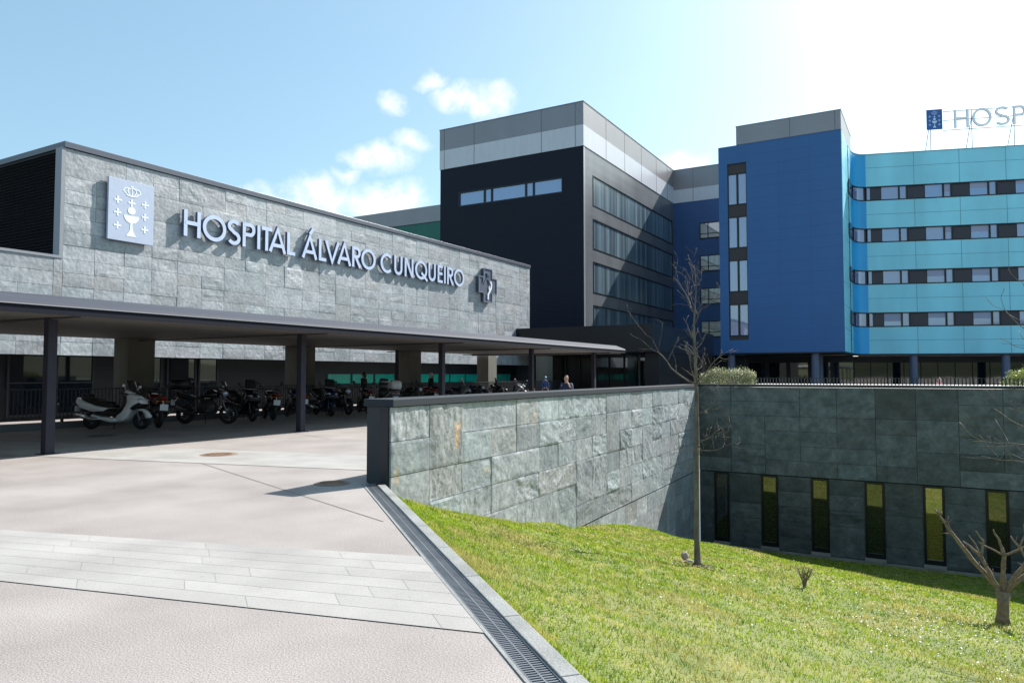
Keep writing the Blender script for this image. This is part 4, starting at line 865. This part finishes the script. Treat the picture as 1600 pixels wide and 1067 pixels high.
# ------------------------------------------------------------------ people
skin = mat('skin', (.48, .29, .21), .55, var=.05)
def skinmesh(name, verts, edges, radii, mt_, parent, root=0, sub=1):
    me = bpy.data.meshes.new(name); me.from_pydata(verts, edges, []); me.materials.append(mt_)
    o = bpy.data.objects.new(name, me); COL.objects.link(o); o.parent = parent
    md = o.modifiers.new('skin', 'SKIN'); md.use_smooth_shade = True
    for i, r in enumerate(radii): me.skin_vertices[0].data[i].radius = r if hasattr(r, '__len__') else (r, r)
    for i in range(len(verts)): me.skin_vertices[0].data[i].use_root = (i == root)
    s = o.modifiers.new('sub', 'SUBSURF'); s.levels = sub; s.render_levels = sub + 1; return o
def person(loc, ang, label, top, trouser, hair, arm='down', hat=None, H=1.68):
    t_ = thing('person', label, 'person', loc, world=False); k = H / 1.72
    v = [(0, 0, .98), (0, 0, 1.12), (0, 0, 1.30), (0, 0, 1.45), (.01, 0, 1.52), (.02, 0, 1.60)]; e = [(0, 1), (1, 2), (2, 3), (3, 4), (4, 5)]; r = [(.13, .10), (.12, .09), (.15, .10), (.085, .07), (.05, .05), (.07, .07)]
    def chain(p, start, rr):
        i = start
        for q, rad in zip(p, rr): v.append(q); r.append((rad, rad)); e.append((i, len(v) - 1)); i = len(v) - 1
        return i
    for s in (-1, 1):
        chain([(0, s * .09, .90), (.01, s * .10, .50), (-.02, s * .10, .09), (.13, s * .11, .04)], 0, (.085, .06, .042, .035))
        if arm == 'down' or s == -1: w_ = chain([(0, s * .17, 1.40), (-.01, s * .21, 1.12), (.05, s * .21, .88), (.06, s * .21, .80)], 2, (.055, .045, .03, .03)); hb = Vector((.06, s * .21, .80)); dd = Vector((0, 0, -1))
        else: w_ = chain([(0, s * .17, 1.40), (.04, s * .23, 1.14), (.18, s * .14, 1.34), (.16, s * .08, 1.46)], 2, (.055, .045, .03, .03)); hb = Vector((.16, s * .08, 1.46)); dd = Vector((-.2, -.2, 1)).normalized()
        for fgr in range(4):
            o_ = Vector((-.024 + .016 * fgr, 0, 0)); L = (.065, .075, .07, .055)[fgr]; chain([tuple(hb + o_ + dd * .03), tuple(hb + o_ + dd * (.03 + L * .6) + Vector((0, -s * .01, 0))), tuple(hb + o_ + dd * (.03 + L) + Vector((0, -s * .025, 0)))], w_, (.009, .008, .007))
        chain([tuple(hb + Vector((.03, -s * .01, 0)) + dd * .01), tuple(hb + Vector((.045, -s * .02, 0)) + dd * .045)], w_, (.009, .008))
    skinmesh('body', [(a * k, b * k, c * k) for a, b, c in v], e, [(a * k, b * k) for a, b in r], skin, t_)
    m = MB(); m.ball((.03 * k, 0, 1.62 * k), .085 * k, .07 * k, .108 * k, 20, 14); m.ball((.112 * k, 0, 1.61 * k), .016, .012, .02, 8, 6); m.ball((.03 * k, -.072 * k, 1.62 * k), .02, .01, .028, 8, 6); m.ball((.03 * k, .072 * k, 1.62 * k), .02, .01, .028, 8, 6); obj('face', m, skin, t_, True)
    m = MB(); [m.ball((.105 * k, s * .028, 1.635 * k), .008, .012, .007, 8, 5) for s in (-1, 1)]; obj('eyes', m, black_g, t_, True)
    m = MB(); m.ball((.109 * k, 0, 1.575 * k), .006, .024, .006, 10, 5); obj('mouth', m, mat('lips', (.35, .12, .10), .5), t_, True)
    if hat: m = MB(); m.ball((.015 * k, 0, 1.66 * k), .118 * k, .105 * k, .115 * k, 18, 12); obj('helmet', m, hat, t_, True)
    else: m = MB(); m.ball((0, 0, 1.65 * k), .092 * k, .084 * k, .10 * k, 18, 12); m.ball((-.05 * k, 0, 1.56 * k), .05 * k, .075 * k, .11 * k, 14, 8); obj('hair', m, hair, t_, True)
    v2 = [(0, 0, .93), (0, 0, 1.12), (0, 0, 1.30), (0, 0, 1.46)]; e2 = [(0, 1), (1, 2), (2, 3)]; r2 = [(.155, .12), (.145, .115), (.175, .125), (.09, .08)]
    for s in (-1, 1):
        pts = [(0, s * .17, 1.40), (-.01, s * .21, 1.12), (.05, s * .21, .88)] if (arm == 'down' or s == -1) else [(0, s * .17, 1.40), (.04, s * .23, 1.14), (.17, s * .15, 1.32)]
        i = 2
        for q, rad in zip(pts, (.07, .058, .045)): v2.append(q); r2.append((rad, rad)); e2.append((i, len(v2) - 1)); i = len(v2) - 1
    skinmesh('jacket', [(a * k, b * k, c * k) for a, b, c in v2], e2, r2, top, t_)
    v3 = [(0, 0, .98), (0, 0, .93)]; e3 = [(0, 1)]; r3 = [(.145, .115), (.14, .11)]
    for s in (-1, 1):
        i = 1
        for q, rad in zip([(0, s * .09, .86), (.01, s * .10, .50), (-.02, s * .10, .12)], (.10, .072, .06)): v3.append(q); r3.append((rad, rad)); e3.append((i, len(v3) - 1)); i = len(v3) - 1
    skinmesh('trousers', [(a * k, b * k, c * k) for a, b, c in v3], e3, r3, trouser, t_)
    for s in (-1, 1): m = MB(); m.ball((.06, s * .10, .045), .13, .048, .045, 14, 8); obj('shoe', m, black_p, t_, True)
    t_.rotation_euler = (0, 0, R(ang)); return t_
cl_d = mat('dark_cloth', (.015, .015, .02), .8); cl_n = mat('navy_cloth', (.012, .018, .05), .8); cl_b = mat('blue_cloth', (.02, .06, .18), .8); cl_p = mat('pink_cloth', (.55, .25, .28), .8)
person((-21.55, 24.2, 0), 200, 'person in black standing between the motorcycles and the fence above the white top case', cl_d, cl_d, mat('black_hair', (.01, .008, .008), .5), H=1.70)
person((-21.5, 29.0, 0), 60, 'pale haired person in dark clothes next to the third front canopy post', cl_d, cl_d, mat('pale_hair', (.5, .5, .48), .6), H=1.68)
person((-20.4, 39.0, 0), -60, 'person in blue with a blue helmet near the fourth canopy post', cl_b, cl_d, None, hat=mat('blue_helmet', (.05, .16, .28), .3), H=1.45)
person((-10.55, 21.65, 0), -70, 'red haired person in dark jacket raising one hand behind the sunlit wall', cl_n, cl_d, mat('red_hair', (.16, .03, .015), .6), arm='up', H=1.55)
person((.07, 40.6, 0), -120, 'person in pink beyond the terrace railing', cl_p, cl_n, mat('grey_hair', (.45, .4, .4), .6), H=1.42)

# ------------------------------------------------------------------ trees and shrubs
bark = mat('bark', (.075, .06, .05), .85, col2=(.18, .155, .13), vscale=14, bump=.5, bscale=60, stretch=(1, 1, .3)); bark2 = mat('warm_bark', (.13, .09, .06), .85, col2=(.25, .18, .125), vscale=14, bump=.5, bscale=50)
def limb(m, p, dirv, L, r, rr, curve=.25, lift=.3, seg=6, kids=0, depth=0, tips=.35):
    p = Vector(p); dv = Vector(dirv).normalized(); pts = [p.copy()]; rad = [r]
    for i in range(seg):
        dv = (dv + Vector((rr.gauss(0, curve), rr.gauss(0, curve), rr.gauss(0, curve) + lift / seg))).normalized(); p = p + dv * (L / seg); pts.append(p.copy()); rad.append(max(.0030, r * (1 - (1 - tips) * (i + 1) / seg)))
        if kids and i >= 1 and rr.random() < kids:
            a = rr.uniform(0, 6.28); side = dv.orthogonal().normalized(); side.rotate(Matrix.Rotation(a, 3, dv)); limb(m, p, dv * .5 + side * .9 + Vector((0, 0, .25)), L * rr.uniform(.25, .5), rad[-1] * .62, rr, curve, lift, 4, kids * .55 if depth < 2 else 0, depth + 1)
    m.tube(pts, rad, 6 if r < .02 else 10)
def tree1():
    bx, by = -3.926, 13.574; bz_ = terr(bx, by) - .05; rr = random.Random(4)
    t_ = thing('bare_tree', 'slim leafless young tree standing alone on the lawn before the slate walls', 'tree', (bx, by, bz_), world=False)
    m = MB(); pts = [(0, 0, 0), (0, 0, .12), (-.01, 0, .5), (0, 0, 1.6), (.02, 0, 2.6), (.01, 0, 3.5), (-.02, 0, 4.5), (.03, 0, 5.2), (.0, 0, 5.65)]
    m.tube(pts, [.10, .066, .051, .045, .038, .030, .019, .009, .004], 12); obj('trunk', m, bark, t_, True)
    c = MB(); dz = -bz_
    # (height in world z, direction x, y, z, length, radius): whorls read off the photograph
    for z, dx, dy, dz2, L, r in ((1.42, -1, -.2, .62, 1.25, .024), (1.42, .8, .3, .75, 1.0, .022), (1.40, .3, -1, .7, .9, .018), (1.5, -.4, 1, .8, .9, .018),
                               (1.95, -1, .2, .9, .5, .010), (2.05, 1, -.1, 1.0, .6, .011), (2.3, -.7, .5, 1.2, .5, .009), (2.55, .8, .3, 1.1, .45, .009),
                               (2.75, -1, -.15, .75, .95, .012), (2.8, -1, .4, .6, .8, .010), (2.72, 1, 0, .55, .65, .010), (3.0, -.9, -.2, 1, .45, .007), (3.25, .7, .1, 1.2, .4, .007), (3.6, -.7, .2, 1.1, .28, .006), (3.3, -.5, -.6, 1, .35, .006),
                               (.85, 1, .1, .15, .7, .012), (.95, -.8, .5, .1, .45, .009), (.35, 1, -.2, .0, .75, .012), (.3, .7, .6, .1, .6, .010), (.2, 1, .1, -.1, .7, .011), (.15, -.9, .1, .1, .5, .009), (.55, -.7, -.3, .4, .5, .008), (1.15, .9, .2, .5, .5, .008), (.05, .4, -.9, .1, .45, .008)):
        limb(c, (0, 0, z + dz), (dx, dy, dz2 * .8), L, r * .8, rr, .17, .35 if L > .8 else .6, 9, .8 if L > .6 else .55, tips=.15)
    for k in range(46): z = rr.uniform(1.4, 3.9); a = rr.uniform(0, 6.28); limb(c, (0, 0, z + dz), (math.cos(a), math.sin(a), 1), rr.uniform(.12, .35), .005, rr, .15, .4, 4)
    obj('crown', c, bark, t_, True)
    m = MB(); 
    for k in range(60): a = rr.uniform(0, 6.28); q = rr.uniform(.05, .45); x, y = q * math.cos(a), q * math.sin(a) * .8; m.ball((x, y, terr(bx + x, by + y) - bz_ + .01), rr.uniform(.01, .04), rr.uniform(.01, .04), rr.uniform(.006, .02), 7, 4)
    obj('bare_soil', m, mat('soil_clods', (.16, .11, .08), .9, var=.4), t_, True)
tree1()
rk = MB(); x, y = -4.25, 13.85; rk.ball((0, 0, .1), .075, .06, .075, 10, 7); rk.ball((.12, -.1, .02), .09, .06, .05, 10, 6); rk.ball((.02, -.2, .02), .06, .05, .04, 8, 5)
rk.v = [tuple(Vector(p) * (1 + .25 * noise.noise(Vector(p) * 18))) for p in rk.v]
ro = tag(obj('rock_pile', rk, mat('pale_rock', (.33, .27, .25), .85, var=.25, vscale=15), smooth=True), 'small heap of pale stones left of the bare tree trunk', 'stones'); ro.location = (x, y, terr(x, y))
def tree2():
    bx, by = .82, 14.34; bz_ = terr(bx, by) - .05; rr = random.Random(9)
    t_ = thing('pollarded_tree', 'short thick pollarded tree with cut forking limbs at the right edge of the lawn', 'tree', (bx, by, bz_), world=False)
    m = MB(); m.tube([(0, 0, 0), (0, 0, .15), (.01, 0, .35), (.02, 0, .56)], [.125, .092, .085, .10], 14); obj('trunk', m, bark2, t_, True)
    c = MB()
    def L(pts, rads):
        P = [Vector(p) for p in pts]; q = []; rd = []
        for i in range(len(P) - 1):
            for k in range(4): t_ = k / 4; v = P[i].lerp(P[i + 1], t_); v += Vector((noise.noise(v * 9), noise.noise(v * 9 + Vector((5, 0, 0))), 0)) * .018; q.append(v); rd.append((rads[i] + (rads[i + 1] - rads[i]) * t_) * .78 * (1 + .22 * noise.noise(v * 25)))
        q.append(P[-1]); rd.append(rads[-1] * .8); c.tube(q, rd, 9)
    L([(0, 0, .5), (-.12, 0, .68), (-.40, .05, 1.0), (-.66, .05, 1.38), (-.80, .02, 1.62), (-.93, 0, 1.80)], [.06, .055, .045, .036, .022, .01])
    L([(-.66, .05, 1.38), (-.74, .03, 1.60), (-.72, .02, 1.68)], [.02, .016, .008]); L([(-.66, .05, 1.38), (-.8, .0, 1.40)], [.014, .006])
    L([(-.02, -.02, .52), (-.14, -.05, .80), (-.27, -.06, 1.08), (-.42, -.05, 1.22), (-.52, -.03, 1.3)], [.05, .042, .034, .026, .014])
    L([(-.27, -.06, 1.08), (-.24, -.08, 1.35), (-.34, -.1, 1.50)], [.026, .02, .01]); L([(-.27, -.06, 1.08), (-.36, -.08, 1.3), (-.44, -.08, 1.42)], [.02, .014, .008])
    L([(.02, .0, .52), (.03, .02, .85), (.05, .03, 1.12), (-.02, .05, 1.35), (-.09, .05, 1.52)], [.055, .044, .04, .022, .012]); L([(.05, .03, 1.12), (-.2, .02, 1.25), (-.3, .03, 1.3)], [.02, .014, .008])
    L([(.05, 0, .52), (.20, -.03, .85), (.36, -.05, 1.08), (.50, -.05, 1.45), (.66, -.04, 1.8)], [.06, .05, .045, .03, .015])
    L([(.36, -.05, 1.08), (.25, -.02, 1.28), (.14, 0, 1.45)], [.03, .022, .012]); L([(.05, .03, 1.12), (.25, .05, 1.25), (.5, .08, 1.4), (.8, .1, 1.6)], [.025, .022, .02, .012]); L([(.25, -.02, 1.28), (.33, 0, 1.5), (.32, 0, 1.66)], [.02, .014, .008])
    L([(.06, .03, .54), (.30, .15, .8), (.62, .25, 1.0), (.9, .3, 1.3)], [.05, .042, .032, .018])
    for k in range(46):
        a = rr.choice([(-.62, .05, 1.32), (-.85, .01, 1.68), (.6, -.04, 1.65), (-.1, .02, .8), (.1, 0, .65), (-.5, .04, 1.15), (-.3, .0, .9), (-.2, -.06, .95), (.04, .02, 1.0), (.3, -.04, 1.0), (.45, -.05, 1.3), (-.75, .03, 1.55), (.2, 0, 1.35)])
        c.tube([a, (a[0] + rr.uniform(-.08, .08), a[1] + rr.uniform(-.06, .06), a[2] + rr.uniform(.03, .12))], [.009, .003], 6)
    obj('crown', c, bark2, t_, True)
tree2()
bx, by = -2.078, 13.634
st = thing('stump_shrub', 'tiny cut back shrub stump in the middle of the lawn', 'shrub', (bx, by, terr(bx, by) - .02), world=False)
m = MB(); rr = random.Random(3)
for dx, dz2, r in ((-.13, .32, .022), (.10, .34, .02), (.0, .30, .026), (.15, .30, .014)): m.tube([(0, 0, 0), (dx * .2, .01, dz2 * .4), (dx * .5, -.01, dz2 * .75), (dx * .8, .02, dz2 * 1.1)], [r * .95, r * .7, r * .6, r * .35], 8)
for k in range(16): m.tube([(rr.uniform(-.05, .06), 0, rr.uniform(.1, .25)), (rr.uniform(-.16, .2), rr.uniform(-.06, .06), rr.uniform(.22, .44))], [.005, .0025], 5)
obj('stems', m, bark2, st, True)
def tree3():
    bx, by = 1.42, 11.2; bz_ = terr(bx, by); rr = random.Random(12)
    t_ = thing('leafless_tree', 'leafless tree whose thin pale twigs reach in from the right edge', 'tree', (bx, by, bz_), world=False)
    m = MB(); m.tube([(0, 0, 0), (0, 0, .2), (.02, 0, 2), (0, 0, 3.6), (.02, 0, 5.4)], [.12, .09, .07, .045, .012], 12); obj('trunk', m, bark, t_, True)
    c = MB(); dz = -bz_
    for z, dx, dy, dz2, L, r in ((.55, -1, .55, .25, 1.15, .014), (.45, -1, .35, .25, 1.0, .012), (.75, -1, .5, .2, .95, .012), (1.85, -1, .5, .45, .95, .011), (2.05, -1, .45, .8, .9, .010), (1.75, -.9, .6, .5, .9, .009), (2.7, -1, .5, .9, .7, .009), (1.2, -.9, .6, .55, .7, .009), (1.2, .9, .3, .6, 1.0, .012), (2.2, .6, -.8, .6, 1.0, .011), (2.5, .4, .9, .7, .9, .011), (.9, .7, .7, .4, .8, .01)):
        limb(c, (0, 0, z + dz), (dx, dy, dz2), L, r, rr, .14, .5, 8, .6)
    obj('crown', c, bark, t_, True)
tree3()
def bush(name, label, cx, cy, z0, rx, ry, rz, n, cols, seed):
    rr = random.Random(seed); t_ = thing(name, label, 'bush', (cx, cy, z0), world=False); m = MB()
    for k in range(n):
        a = rr.uniform(0, 6.283); ph = math.acos(rr.uniform(0, 1)); q = rr.uniform(.55, 1.02) ** .6
        lump = 1 + .22 * noise.noise(Vector((math.cos(a) * 2.2, math.sin(a) * 2.2, ph * 2 + seed)))
        p = Vector((rx * math.sin(ph) ** .6 * math.cos(a), ry * math.sin(ph) ** .6 * math.sin(a), rz * math.cos(ph) ** .55 if ph < 1.56 else 0)) * q * lump
        s = rr.uniform(.03, .055); d1 = Vector((rr.gauss(0, 1), rr.gauss(0, 1), rr.gauss(.5, 1))).normalized(); d2 = d1.orthogonal().normalized() * s * .38
        d2.rotate(Matrix.Rotation(rr.uniform(0, 3), 3, d1)); c_ = rr.choice(cols); k2 = rr.uniform(.7, 1.2)
        m.add([tuple(p - d2 * .3), tuple(p + d1 * s * .5 + d2), tuple(p + d1 * s), tuple(p + d1 * s * .5 - d2)], [(0, 1, 2, 3)], tone=tuple(v * k2 for v in c_))
    lm = mat('bush_leaves', (1, 1, 1), .45, attr=True)
    if not lm.get('tl'):
        lm['tl'] = 1; t = lm.node_tree; b = t.nodes['Principled BSDF']; tr = N(t, 'ShaderNodeBsdfTranslucent'); at = N(t, 'ShaderNodeAttribute', attribute_name='tone'); t.links.new(at.outputs['Color'], tr.inputs[0]); ms = N(t, 'ShaderNodeMixShader'); ms.inputs[0].default_value = .4
        t.links.new(b.outputs[0], ms.inputs[1]); t.links.new(tr.outputs[0], ms.inputs[2]); t.links.new(ms.outputs[0], t.nodes['Material Output'].inputs[0])
    obj('foliage', m, lm, t_)
    s_ = MB(); [s_.tube([(rr.uniform(-rx, rx) * .5, 0, 0), (rr.uniform(-rx, rx) * .8, rr.uniform(-ry, ry) * .6, rz * .75)], [.014, .006], 5) for k in range(14)]; obj('stem', s_, bark, t_)
bush('hedge_bush', 'rounded pale variegated bush above the inner corner of the sunken walls', -6.95, 28.5, 1.1, 1.12, .55, .72, 9000, [(.30, .33, .17), (.12, .16, .06), (.48, .47, .33), (.2, .22, .1)], 2)
bush('green_bush', 'fresh green bush on the terrace at the right edge', 2.95, 28.6, 1.1, 1.15, .6, .68, 7000, [(.20, .28, .05), (.10, .16, .03), (.34, .34, .12)], 8)
